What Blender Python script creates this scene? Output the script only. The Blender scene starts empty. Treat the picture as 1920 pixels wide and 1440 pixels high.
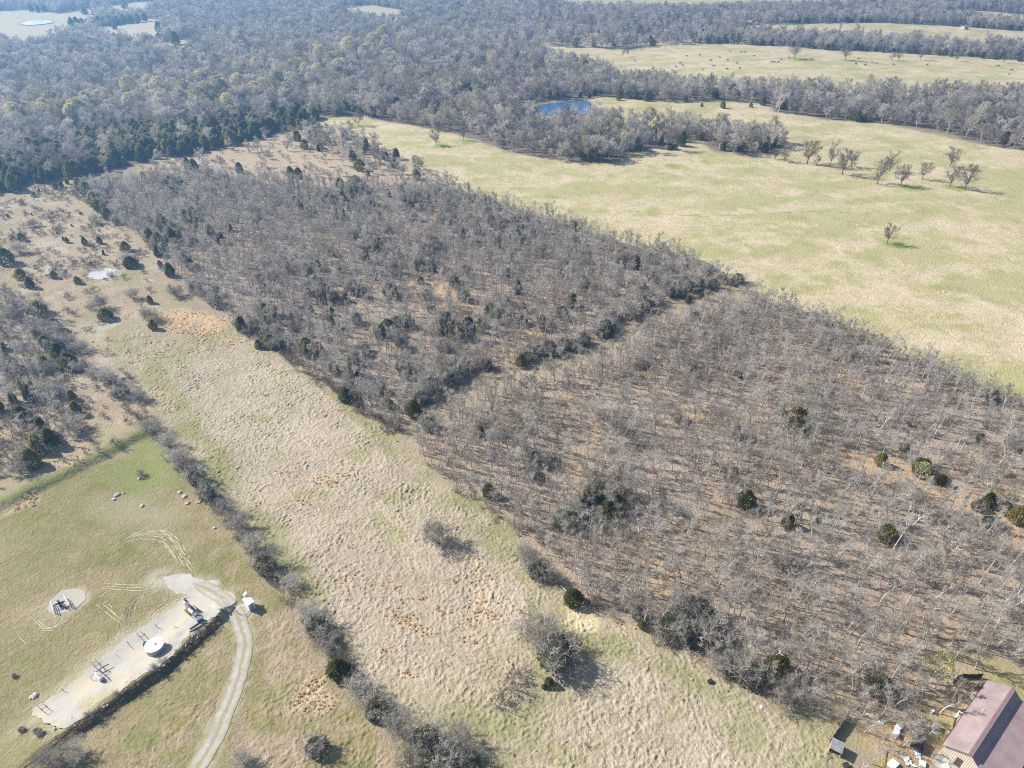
import bpy, bmesh, math, random
import numpy as np
from mathutils import Vector, Matrix

R = math.radians
rng = np.random.default_rng(7)
random.seed(7)
sc = bpy.context.scene
col = sc.collection

# ------------------------------------------------------------------ camera, sky, sun, exposure
F, PITCH, CAMH = 1297.0, R(34.0), 120.0
cam_d = bpy.data.cameras.new('camera')
cam = bpy.data.objects.new('camera', cam_d)
col.objects.link(cam)
cam.location = (0, 0, CAMH)
cam.rotation_euler = (R(90) - PITCH, 0, 0)
cam_d.sensor_fit = 'HORIZONTAL'
cam_d.angle = 2 * math.atan(960 / F)
cam_d.clip_start = 1.0
cam_d.clip_end = 12000
sc.camera = cam

SUN_EL, SUN_TRAVEL = R(37), R(-20)           # elevation; direction the shadows run
world = bpy.data.worlds.new("World")
sc.world = world
world.use_nodes = True
wn = world.node_tree.nodes
sky = wn.new('ShaderNodeTexSky')
sky.sky_type = 'NISHITA'
sky.sun_disc = False
sky.sun_elevation = SUN_EL
sky.sun_rotation = R(-70)
sky.air_density = 1.0
sky.dust_density = 1.5
wn['Background'].inputs['Strength'].default_value = 0.085
world.node_tree.links.new(sky.outputs[0], wn['Background'].inputs['Color'])

sun_d = bpy.data.lights.new('sun', 'SUN')
sun_d.energy = 5.0
sun_d.angle = R(0.53)
sun_d.color = (1.0, 0.94, 0.84)
sun = bpy.data.objects.new('sun', sun_d)
col.objects.link(sun)
sdir = Vector((math.cos(SUN_EL) * math.cos(SUN_TRAVEL), math.cos(SUN_EL) * math.sin(SUN_TRAVEL), -math.sin(SUN_EL)))
sun.rotation_euler = sdir.to_track_quat('-Z', 'Y').to_euler()
sun.location = (-60, 40, 200)

sc.view_settings.view_transform = 'Standard'
sc.view_settings.look = 'None'
sc.view_settings.exposure = 0.86
sc.view_settings.gamma = 1.0
sc.view_settings.use_curve_mapping = False
sc.render.engine = 'CYCLES'
cy = sc.cycles
cy.max_bounces = 4
cy.diffuse_bounces = 2
cy.glossy_bounces = 2
cy.transmission_bounces = 2
cy.volume_bounces = 0
cy.transparent_max_bounces = 4
cy.filter_width = 1.1
cy.use_denoising = False
cy.sample_clamp_indirect = 4.0
cy.caustics_reflective = False
cy.caustics_refractive = False
HAZE_DENSITY = 0.00038

# ------------------------------------------------------------------ small helpers
def W(u, v, z=0.0):
    """ground point seen at photo pixel (u, v) of 1920x1440"""
    x = (u - 960) / F
    y = -(v - 720) / F
    dy = math.cos(PITCH) + y * math.sin(PITCH)
    dz = -math.sin(PITCH) + y * math.cos(PITCH)
    t = (z - CAMH) / dz
    return x * t, dy * t

def WP(poly):
    return np.array([W(u, v) for u, v in poly])

def height_for(u, v, vtop):
    x, y = W(u, v)
    yy = -(vtop - 720) / F
    dy = math.cos(PITCH) + yy * math.sin(PITCH)
    dz = -math.sin(PITCH) + yy * math.cos(PITCH)
    return max(0.5, CAMH + dz * y / dy)

def project(x, y, z=0.0):
    z = z - CAMH
    f = y * math.cos(PITCH) - z * math.sin(PITCH)
    h = y * math.sin(PITCH) + z * math.cos(PITCH)
    f = np.maximum(f, 1e-3)
    return 960 + F * x / f, 720 - F * h / f

def hash2(ix, iy, seed):
    h = np.sin(ix * 127.1 + iy * 311.7 + seed * 74.7) * 43758.5453
    return h - np.floor(h)

def vnoise(x, y, scale, seed=0):
    x = np.asarray(x, float) / scale
    y = np.asarray(y, float) / scale
    ix, iy = np.floor(x), np.floor(y)
    fx, fy = x - ix, y - iy
    fx = fx * fx * (3 - 2 * fx)
    fy = fy * fy * (3 - 2 * fy)
    a, b = hash2(ix, iy, seed), hash2(ix + 1, iy, seed)
    c, d = hash2(ix, iy + 1, seed), hash2(ix + 1, iy + 1, seed)
    return (a * (1 - fx) + b * fx) * (1 - fy) + (c * (1 - fx) + d * fx) * fy

def fbm(x, y, scale, seed=0, octaves=4):
    s, a, t = 0.0, 0.5, 0.0
    for k in range(octaves):
        s = s + a * vnoise(x, y, scale / 2 ** k, seed + k * 3.7)
        t += a
        a *= 0.55
    return s / t

def sdist(px, py, poly):
    """signed distance to polygon, positive inside"""
    px = np.asarray(px, float)
    py = np.asarray(py, float)
    n = len(poly)
    inside = np.zeros(px.shape, bool)
    d2 = np.full(px.shape, 1e18)
    for i in range(n):
        ax, ay = poly[i]
        bx, by = poly[(i + 1) % n]
        ex, ey = bx - ax, by - ay
        L = ex * ex + ey * ey + 1e-12
        t = np.clip(((px - ax) * ex + (py - ay) * ey) / L, 0, 1)
        d2 = np.minimum(d2, (px - ax - t * ex) ** 2 + (py - ay - t * ey) ** 2)
        c = (ay > py) != (by > py)
        if c.any():
            xi = ax + (py - ay) * ex / (ey if abs(ey) > 1e-12 else 1e-12)
            inside ^= c & (px < xi)
    d = np.sqrt(d2)
    return np.where(inside, d, -d)

def line_dist(px, py, pts):
    """distance to polyline, side (+ = left of travel)"""
    px = np.asarray(px, float)
    py = np.asarray(py, float)
    best = np.full(px.shape, 1e18)
    side = np.zeros(px.shape)
    along = np.zeros(px.shape)
    for i in range(len(pts) - 1):
        ax, ay = pts[i]
        bx, by = pts[i + 1]
        ex, ey = bx - ax, by - ay
        L = ex * ex + ey * ey
        tt = ((px - ax) * ex + (py - ay) * ey) / L
        t = np.clip(tt, 0, 1)
        d = (px - ax - t * ex) ** 2 + (py - ay - t * ey) ** 2
        m = d < best
        best = np.where(m, d, best)
        side = np.where(m, np.sign(ex * (py - ay) - ey * (px - ax)), side)
        end = np.zeros(px.shape)
        if i == 0:
            end = np.maximum(end, -tt * math.sqrt(L))
        if i == len(pts) - 2:
            end = np.maximum(end, (tt - 1) * math.sqrt(L))
        along = np.where(m, end, along)
    return np.sqrt(best), side, along

def sstep(a, b, x):
    t = np.clip((x - a) / (b - a), 0, 1)
    return t * t * (3 - 2 * t)

def smooth_line(pts, step=0.7):
    pts = [np.array(p, float) for p in pts]
    P = [2 * pts[0] - pts[1]] + pts + [2 * pts[-1] - pts[-2]]
    out = []
    for i in range(1, len(P) - 2):
        p0, p1, p2, p3 = P[i - 1:i + 3]
        n = max(2, int(np.linalg.norm(p2 - p1) / step))
        for k in range(n):
            t = k / n
            out.append(0.5 * ((2 * p1) + (-p0 + p2) * t + (2 * p0 - 5 * p1 + 4 * p2 - p3) * t * t + (-p0 + 3 * p1 - 3 * p2 + p3) * t ** 3))
    out.append(pts[-1])
    return np.array(out)

# ------------------------------------------------------------------ land plan (photo pixels -> ground metres)
P_ = {}
P_['far_forest'] = [(-900, 420), (-200, 385), (0, 368), (80, 345), (140, 330), (200, 322), (280, 304), (350, 292), (400, 280), (470, 262),
    (540, 240), (600, 218), (670, 217), (740, 232), (800, 242), (890, 264), (960, 288), (1050, 303), (1150, 304), (1185, 291), (1250, 275),
    (1305, 262), (1345, 285), (1410, 295), (1470, 278), (1482, 266), (1440, 256), (1400, 252), (1330, 246), (1230, 240), (1160, 236),
    (1112, 226), (1050, 228), (1000, 226), (965, 218), (960, 203), (1000, 193), (1060, 187), (1110, 180), (1150, 183), (1250, 191), (1350, 187),
    (1440, 192), (1450, 207), (1560, 222), (1650, 228), (1760, 243), (1830, 268), (1900, 278), (2100, 310), (2900, 420), (2900, -25), (-1400, -25)]
P_['cattle_field'] = [(1010, 84), (1100, 87), (1170, 89), (1240, 82), (1350, 80), (1500, 87), (1550, 91), (1640, 93), (1750, 99), (1920, 109),
    (2100, 121), (2500, 150), (2500, 215), (2100, 188), (1920, 180), (1700, 177), (1550, 172), (1450, 168), (1350, 166), (1250, 155), (1150, 151), (1140, 136), (1010, 103)]
P_['strip_field'] = [(1380, 51), (1500, 46), (1620, 43), (1750, 47), (1920, 57), (2300, 78), (2300, 115), (1920, 92), (1750, 83), (1600, 77), (1450, 70), (1410, 62)]
P_['far_strip'] = [(1780, 17), (1850, 19), (1920, 24), (2200, 38), (2200, 66), (1920, 48), (1830, 40), (1760, 33)]
P_['top_field'] = [(1040, -10), (1300, -9), (1600, -8), (1640, 12), (1400, 20), (1200, 20), (1050, 18)]
P_['left_field'] = [(-200, 24), (0, 20), (60, 18), (110, 26), (175, 14), (182, 44), (150, 60), (110, 68), (60, 74), (0, 78), (-200, 84)]
P_['left_field_low'] = [(15, 78), (45, 74), (78, 66), (112, 74), (84, 86), (40, 96), (10, 94)]
P_['pond_shore'] = [(985, 196), (1112, 189), (1114, 218), (1102, 231), (1050, 234), (1006, 228), (985, 216)]
P_['mid_gap'] = [(625, 18), (690, 8), (770, 22), (750, 46), (680, 42)]
P_['far_sparse'] = [(1000, 40), (1250, 50), (1400, 50), (1420, 72), (1380, 82), (1240, 82), (1100, 86), (1000, 84)]
P_['left_clearing'] = [(165, 52), (220, 44), (270, 34), (306, 36), (312, 66), (304, 88), (272, 86), (240, 80), (190, 70)]
P_['left_gap'] = [(295, 84), (340, 72), (374, 76), (356, 102), (305, 108)]
P_['left_top_gap'] = [(190, 14), (250, 4), (310, 3), (290, 22), (226, 34)]
P_['pond_clearing'] = [(842, 178), (880, 172), (925, 176), (930, 190), (890, 198), (850, 194)]
P_['tan_gap'] = [(20, 284), (40, 281), (80, 298), (70, 314), (40, 302)]
P_['pasture'] = [(585, 228), (672, 216), (740, 231), (890, 263), (960, 287), (1050, 302), (1150, 303), (1250, 274), (1305, 260), (1345, 284), (1410, 294),
    (1480, 266), (1400, 251), (1230, 239), (1110, 236), (1105, 205), (1110, 179), (1150, 182), (1250, 190), (1440, 191), (1450, 206), (1650, 227),
    (1830, 267), (2100, 309), (2900, 420), (2900, 1300), (2150, 850), (1920, 757), (1700, 672), (1560, 608), (1400, 548), (1330, 505), (1240, 470), (1150, 455),
    (1110, 437), (1040, 408), (960, 388), (900, 372), (840, 350), (780, 312), (720, 285), (660, 250)]
P_['scrub_strip'] = [(260, 330), (290, 298), (400, 282), (470, 264), (560, 240), (600, 230), (660, 250), (720, 285), (780, 311), (845, 352), (760, 352), (640, 345), (540, 345), (440, 332), (360, 325)]
P_['spit'] = [(590, 240), (650, 252), (720, 287), (835, 338), (770, 340), (700, 330), (640, 305), (560, 277), (500, 268)]
P_['wood_w'] = [(150, 362), (175, 387), (205, 412), (240, 432), (275, 457), (290, 472), (330, 520), (350, 545), (440, 612), (475, 635), (540, 668), (600, 703), (650, 747),
    (700, 787), (755, 813), (785, 775), (830, 735), (920, 692), (985, 688), (1080, 655), (1140, 625), (1190, 590), (1310, 550), (1370, 530),
    (1330, 507), (1240, 472), (1150, 457), (1110, 439), (1040, 410), (960, 390), (900, 374), (840, 354), (760, 354), (640, 347), (540, 347), (440, 334), (360, 327), (280, 340), (170, 348)]
P_['wood_e'] = [(770, 828), (800, 800), (850, 762), (940, 724), (1095, 687), (1155, 657), (1210, 620), (1330, 577), (1400, 552), (1560, 610), (1700, 674), (1920, 759), (2300, 910),
    (2300, 1150), (1960, 1225), (1900, 1255), (1850, 1258), (1790, 1285), (1720, 1330), (1640, 1366), (1560, 1350), (1480, 1325), (1400, 1285), (1330, 1225), (1260, 1195), (1180, 1165),
    (1100, 1125), (1040, 1060), (985, 1010), (920, 965), (850, 900), (800, 865)]
P_['wood_lane'] = [(1500, 835), (1620, 845), (1700, 870), (1760, 897), (1850, 940), (1920, 965), (2100, 1030), (2100, 1090), (1920, 1020), (1800, 970), (1700, 922), (1600, 890), (1520, 862)]
P_['wood_gap'] = [(745, 512), (800, 520), (860, 555), (900, 572), (880, 590), (820, 566), (760, 545)]
P_['wood_gap_b'] = [(960, 615), (1000, 615), (1040, 640), (1020, 655), (975, 640)]
P_['scrub_left'] = [(-400, 430), (0, 372), (140, 335), (152, 364), (205, 414), (290, 474), (350, 548), (330, 575), (290, 590), (240, 610), (215, 650), (290, 780), (240, 830), (120, 880), (-300, 1000)]
P_['left_wood'] = [(-300, 560), (0, 545), (60, 560), (100, 590), (130, 640), (140, 700), (150, 790), (120, 850), (60, 885), (0, 895), (-300, 930)]
P_['meadow'] = [(205, 640), (260, 600), (340, 572), (440, 605), (540, 668), (650, 747), (755, 815), (800, 868), (850, 905), (985, 1015), (1040, 1065), (1100, 1130), (1180, 1170), (1330, 1232),
    (1480, 1330), (1560, 1360), (1600, 1500), (700, 1500), (760, 1370), (640, 1270), (560, 1130), (480, 1040), (380, 920), (300, 800)]
P_['tan_core'] = [(318, 700), (400, 668), (470, 655), (560, 690), (640, 765), (740, 835), (810, 895), (800, 950), (830, 1000), (900, 1030), (950, 1075), (985, 1120), (980, 1180), (920, 1200), (870, 1270),
    (780, 1290), (700, 1235), (640, 1180), (590, 1110), (560, 1030), (500, 960), (450, 890), (400, 810), (350, 755)]
P_['tan_south'] = [(1040, 1400), (1100, 1310), (1130, 1255), (1180, 1240), (1260, 1300), (1330, 1365), (1400, 1450), (1380, 1600), (1000, 1600)]
P_['orange'] = [(300, 595), (340, 578), (400, 590), (450, 622), (440, 640), (380, 632), (330, 622)]
P_['lawn'] = [(-300, 1060), (0, 958), (120, 905), (220, 860), (280, 812), (320, 840), (390, 930), (470, 1040), (540, 1120), (600, 1210), (680, 1310), (760, 1400), (780, 1600), (-300, 1600)]
P_['lawn_south'] = [(110, 1410), (180, 1372), (300, 1290), (385, 1200), (425, 1205), (440, 1225), (415, 1320), (350, 1440), (310, 1600), (60, 1600)]
P_['green_corner'] = [(190, 900), (275, 815), (300, 840), (330, 900), (300, 930), (240, 925)]
P_['bare_lawn'] = [(150, 950), (200, 925), (270, 925), (330, 945), (350, 980), (280, 990), (180, 985)]
P_['road_field'] = [(490, 1170), (540, 1130), (600, 1215), (680, 1310), (760, 1410), (740, 1600), (420, 1600), (440, 1440), (480, 1300)]
P_['pad'] = [(60, 1330), (92, 1310), (130, 1285), (175, 1245), (205, 1222), (240, 1190), (262, 1178), (300, 1155), (345, 1120), (395, 1112), (410, 1140), (418, 1160), (398, 1166), (375, 1185),
    (345, 1208), (330, 1232), (300, 1256), (250, 1290), (200, 1325), (150, 1362), (122, 1374), (90, 1360), (64, 1342)]
P_['wellpad'] = [(88, 1140), (95, 1125), (115, 1108), (138, 1103), (158, 1108), (161, 1122), (148, 1136), (125, 1147), (100, 1152)]
P_['yard'] = [(1690, 1345), (1740, 1310), (1790, 1282), (1850, 1276), (1960, 1270), (2300, 1300), (2300, 1700), (1700, 1700), (1640, 1480), (1600, 1400), (1640, 1365)]
P_['sand_bank'] = [(1060, 1135), (1085, 1135), (1130, 1165), (1120, 1185), (1085, 1180)]
P_['small_pond'] = [(160, 519), (165, 513), (180, 506), (205, 504), (217, 507), (218, 514), (208, 521), (190, 525), (168, 525)]
P_['far_pond'] = [(990, 212), (1000, 204), (1020, 197), (1060, 193), (1100, 191), (1107, 195), (1106, 206), (1098, 217), (1050, 221), (1005, 218)]
P_['glint_pond'] = [(37, 45), (50, 39), (75, 37), (98, 38), (99, 42), (80, 45), (55, 47)]
G = {k: WP(v) for k, v in P_.items()}

RIDGES = [  # polyline (pixels), height, steep width, gentle width, steep side sign
    ([(410, 1160), (376, 1190), (340, 1224), (300, 1260), (250, 1294), (200, 1330), (150, 1366), (112, 1392)], 1.35, 1.5, 10.0, None),
    ([(-160, 1030), (0, 952), (120, 892), (200, 852), (272, 812)], 1.1, 2.2, 14.0, None),
]
RIDGE_W = [(WP(a), h, s, g) for a, h, s, g, _ in RIDGES]

def hz(x, y):
    x = np.asarray(x, float)
    y = np.asarray(y, float)
    r = np.hypot(x, y)
    z = 0.5 * (fbm(x, y, 45, 3, 2) - 0.5) + (fbm(x, y, 260, 5, 2) - 0.5) * 5.0 * sstep(250, 700, r)
    for (pl, h, sw, gw) in RIDGE_W:
        bx0, by0 = pl.min(0) - 18
        bx1, by1 = pl.max(0) + 18
        m = (x > bx0) & (x < bx1) & (y > by0) & (y < by1)
        if not m.any():
            continue
        d, s, e = line_dist(x, y, pl)
        # camera-right side is the steep one: travel runs towards lower left or right, decide by the sun side
        mid = pl[len(pl) // 2]
        t = pl[len(pl) // 2 + 1] - pl[len(pl) // 2 - 1]
        ns = np.sign(t[0] * (-1.0) - t[1] * (1.0))      # side of the point (+1,-1) off the line
        steep = (s == ns)
        jag = 0.75 + 0.5 * fbm(x, y, 3.0, 11, 2)
        prof = np.where(steep, 1 - sstep(0, sw, d), 1 - sstep(0, gw, d))
        z = np.where(m, z + h * jag * prof * (1 - sstep(0, 9, e)), z)
    return z

def hz1(x, y):
    return float(hz(np.array([x]), np.array([y]))[0])

# ------------------------------------------------------------------ materials
def node_mat(name):
    m = bpy.data.materials.new(name)
    m.use_nodes = True
    nt = m.node_tree
    return m, nt, nt.nodes['Principled BSDF'], nt.nodes, nt.links

def noise_node(N, L, scale, detail=3, rough=0.55, coord=None, dist=0.0):
    n = N.new('ShaderNodeTexNoise')
    n.inputs['Scale'].default_value = scale
    n.inputs['Detail'].default_value = detail
    n.inputs['Roughness'].default_value = rough
    n.inputs['Distortion'].default_value = dist
    if coord is not None:
        L.new(coord, n.inputs['Vector'])
    return n

def ramp(N, L, src, stops):
    r = N.new('ShaderNodeValToRGB')
    e = r.color_ramp.elements
    while len(e) > 1:
        e.remove(e[-1])
    e[0].position = stops[0][0]
    e[0].color = (*stops[0][1], 1)
    for p, c in stops[1:]:
        k = e.new(p)
        k.color = (*c, 1)
    L.new(src, r.inputs[0])
    return r

def varied(name, c1, c2, scale=1.5, rough=0.85, spec=0.15, per_object=0.0, metallic=0.0, bump=0.0, c3=None, thin=0.0):
    """two tone noise material, optionally with a tone of its own for each object"""
    m, nt, B, N, L = node_mat(name)
    tc = N.new('ShaderNodeTexCoord')
    n = noise_node(N, L, scale, 4, 0.6, tc.outputs['Object'])
    stops = [(0.3, c1), (0.7, c2)]
    if c3:
        stops = [(0.25, c1), (0.5, c2), (0.72, c3)]
    fac = n.outputs['Fac']
    if per_object:
        oi = N.new('ShaderNodeObjectInfo')
        mx = N.new('ShaderNodeMix')
        mx.inputs['Factor'].default_value = per_object
        L.new(n.outputs['Fac'], mx.inputs['A'])
        L.new(oi.outputs['Random'], mx.inputs['B'])
        fac = mx.outputs['Result']
    r = ramp(N, L, fac, stops)
    L.new(r.outputs['Color'], B.inputs['Base Color'])
    B.inputs['Roughness'].default_value = rough
    B.inputs['Specular IOR Level'].default_value = spec
    B.inputs['Metallic'].default_value = metallic
    if thin:                       # light shining through blades and leaves
        tr = N.new('ShaderNodeBsdfTranslucent')
        L.new(r.outputs['Color'], tr.inputs['Color'])
        ms = N.new('ShaderNodeMixShader')
        ms.inputs[0].default_value = thin
        L.new(B.outputs[0], ms.inputs[1]); L.new(tr.outputs[0], ms.inputs[2])
        L.new(ms.outputs[0], N['Material Output'].inputs['Surface'])
    if bump:
        b = N.new('ShaderNodeBump')
        b.inputs['Strength'].default_value = bump
        b.inputs['Distance'].default_value = 0.05
        n2 = noise_node(N, L, scale * 6, 4, 0.6, tc.outputs['Object'])
        L.new(n2.outputs['Fac'], b.inputs['Height'])
        L.new(b.outputs['Normal'], B.inputs['Normal'])
    return m

M = {}
M['bark'] = varied('grey_bark', (0.26, 0.235, 0.21), (0.50, 0.47, 0.43), 1.2, per_object=0.55)
M['pale_bark'] = varied('pale_bark', (0.40, 0.38, 0.34), (0.60, 0.57, 0.53), 1.2, per_object=0.4)
M['twig'] = varied('grey_twigs', (0.31, 0.285, 0.25), (0.54, 0.51, 0.46), 0.5, per_object=0.6, thin=0.42)
M['far_twig'] = varied('mauve_twigs', (0.25, 0.22, 0.20), (0.56, 0.515, 0.48), 0.3, per_object=0.75, thin=0.38)
M['catkin'] = varied('cream_catkins', (0.48, 0.43, 0.24), (0.72, 0.66, 0.42), 0.6, per_object=0.6, thin=0.3)
M['leaf_bud'] = varied('yellow_green_buds', (0.26, 0.28, 0.09), (0.40, 0.41, 0.16), 0.8, per_object=0.5, thin=0.3)
M['cedar'] = varied('cedar_foliage', (0.12, 0.132, 0.05), (0.20, 0.205, 0.068), 0.9, per_object=0.5, c3=(0.33, 0.305, 0.105), thin=0.5)
M['evergreen'] = varied('grey_green_leaves', (0.10, 0.115, 0.065), (0.19, 0.195, 0.115), 0.9, per_object=0.5, thin=0.4)
M['tussock'] = varied('dry_tussock', (0.46, 0.385, 0.295), (0.62, 0.54, 0.44), 0.9, per_object=0.7, thin=0.4)
M['orange_grass'] = varied('orange_broom_grass', (0.60, 0.44, 0.27), (0.76, 0.60, 0.41), 0.9, per_object=0.7, thin=0.3)
M['brush'] = varied('brown_brush', (0.17, 0.135, 0.115), (0.33, 0.275, 0.235), 0.9, per_object=0.6)
M['rock'] = varied('pale_rock', (0.36, 0.33, 0.29), (0.56, 0.53, 0.48), 2.0, bump=0.4)
M['steel_white'] = varied('white_paint', (0.62, 0.62, 0.60), (0.80, 0.80, 0.78), 3.0, rough=0.5, spec=0.4)
M['steel_grey'] = varied('grey_steel', (0.22, 0.24, 0.26), (0.38, 0.40, 0.42), 3.0, rough=0.5, spec=0.4)
M['steel_black'] = varied('black_paint', (0.018, 0.018, 0.02), (0.05, 0.048, 0.045), 3.0, rough=0.5, spec=0.4)
M['steel_rust'] = varied('rusty_pipe', (0.09, 0.06, 0.045), (0.19, 0.14, 0.10), 3.0, rough=0.8)
M['blue_paint'] = varied('blue_grey_paint', (0.12, 0.15, 0.20), (0.18, 0.21, 0.26), 3.0, rough=0.5)
M['tank_side'] = varied('tank_fibreglass', (0.40, 0.36, 0.31), (0.58, 0.54, 0.48), 1.2, rough=0.6)
M['roof'] = varied('mauve_metal_roof', (0.22, 0.165, 0.165), (0.28, 0.215, 0.215), 0.35, rough=0.42, spec=0.5, c3=(0.335, 0.265, 0.26))
M['ridge_cap'] = varied('ridge_metal', (0.19, 0.125, 0.14), (0.25, 0.17, 0.185), 0.8, rough=0.45, spec=0.4)
M['siding'] = varied('cream_siding', (0.55, 0.48, 0.38), (0.66, 0.59, 0.49), 1.0, rough=0.7)
M['trim'] = varied('brown_trim', (0.09, 0.055, 0.045), (0.14, 0.09, 0.075), 1.0, rough=0.6)
M['glass'] = varied('window_glass', (0.02, 0.025, 0.03), (0.04, 0.05, 0.06), 1.0, rough=0.08, spec=0.6)
M['wood'] = varied('weathered_wood', (0.10, 0.085, 0.07), (0.22, 0.19, 0.16), 2.0)
M['brown_wood'] = varied('dark_brown_boards', (0.05, 0.035, 0.03), (0.11, 0.075, 0.06), 2.0)
M['concrete'] = varied('concrete', (0.36, 0.34, 0.31), (0.48, 0.46, 0.43), 2.0)
M['cow'] = varied('black_hide', (0.012, 0.011, 0.01), (0.03, 0.026, 0.022), 2.0, rough=0.6)
M['brown_hide'] = varied('brown_hide', (0.10, 0.05, 0.03), (0.16, 0.085, 0.05), 2.0, rough=0.6)
M['tin'] = varied('pale_tin_roof', (0.50, 0.55, 0.60), (0.66, 0.70, 0.74), 0.8, rough=0.35, spec=0.5)

def ground_material():
    m, nt, B, N, L = node_mat('ground_cover')
    g = N.new('ShaderNodeNewGeometry')
    pos = g.outputs['Position']
    t1 = N.new('ShaderNodeAttribute'); t1.attribute_name = 'tint'
    t2 = N.new('ShaderNodeAttribute'); t2.attribute_name = 'tint_b'
    ra = N.new('ShaderNodeAttribute'); ra.attribute_name = 'relief'
    big = noise_node(N, L, 0.06, 5, 0.6, pos, 0.6)
    mid = noise_node(N, L, 0.42, 5, 0.65, pos, 0.8)
    fine = noise_node(N, L, 1.7, 4, 0.65, pos, 0.5)
    def math_(op, a, b):
        q = N.new('ShaderNodeMath'); q.operation = op
        for k, s in enumerate((a, b)):
            if isinstance(s, (int, float)): q.inputs[k].default_value = s
            else: L.new(s, q.inputs[k])
        return q.outputs[0]
    s = math_('ADD', math_('MULTIPLY', big.outputs['Fac'], 0.33), math_('MULTIPLY', mid.outputs['Fac'], 0.37))
    s = math_('ADD', s, math_('MULTIPLY', fine.outputs['Fac'], 0.30))
    mr = N.new('ShaderNodeMapRange')
    mr.inputs['From Min'].default_value = 0.40
    mr.inputs['From Max'].default_value = 0.62
    mr.interpolation_type = 'SMOOTHSTEP'
    L.new(s, mr.inputs['Value'])
    mx = N.new('ShaderNodeMix'); mx.data_type = 'RGBA'
    L.new(mr.outputs['Result'], mx.inputs['Factor'])
    L.new(t1.outputs['Color'], mx.inputs['A'])
    L.new(t2.outputs['Color'], mx.inputs['B'])
    # grain: small value changes of dry blades and litter
    gr = noise_node(N, L, 4.5, 3, 0.7, pos)
    hs = N.new('ShaderNodeHueSaturation')
    L.new(mx.outputs['Result'], hs.inputs['Color'])
    L.new(math_('ADD', math_('MULTIPLY', gr.outputs['Fac'], 0.7), 0.65), hs.inputs['Value'])
    L.new(hs.outputs['Color'], B.inputs['Base Color'])
    B.inputs['Roughness'].default_value = 0.95
    B.inputs['Specular IOR Level'].default_value = 0.05
    clump = noise_node(N, L, 0.95, 3, 0.5, pos, 1.2)
    b = N.new('ShaderNodeBump')
    b.inputs['Distance'].default_value = 0.5
    h = math_('ADD', clump.outputs['Fac'], math_('MULTIPLY', gr.outputs['Fac'], 0.35))
    L.new(h, b.inputs['Height'])
    L.new(ra.outputs['Fac'], b.inputs['Strength'])
    L.new(b.outputs['Normal'], B.inputs['Normal'])
    return m
M['ground'] = ground_material()

# ------------------------------------------------------------------ object helpers
def tag(o, label=None, cat=None, group=None, kind=None):
    if label: o['label'] = label
    if cat: o['category'] = cat
    if group: o['group'] = group
    if kind: o['kind'] = kind
    return o

def empty(name, loc, rz=0.0, scale=(1, 1, 1)):
    o = bpy.data.objects.new(name, None)
    o.empty_display_size = 0.3
    col.objects.link(o)
    o.location = loc
    o.rotation_euler = (0, 0, rz)
    o.scale = scale
    return o

def part(name, mesh, parent, mat=None):
    o = bpy.data.objects.new(name, mesh)
    col.objects.link(o)
    o.parent = parent
    if mat is not None and not mesh.materials:
        mesh.materials.append(mat)
    return o

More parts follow.
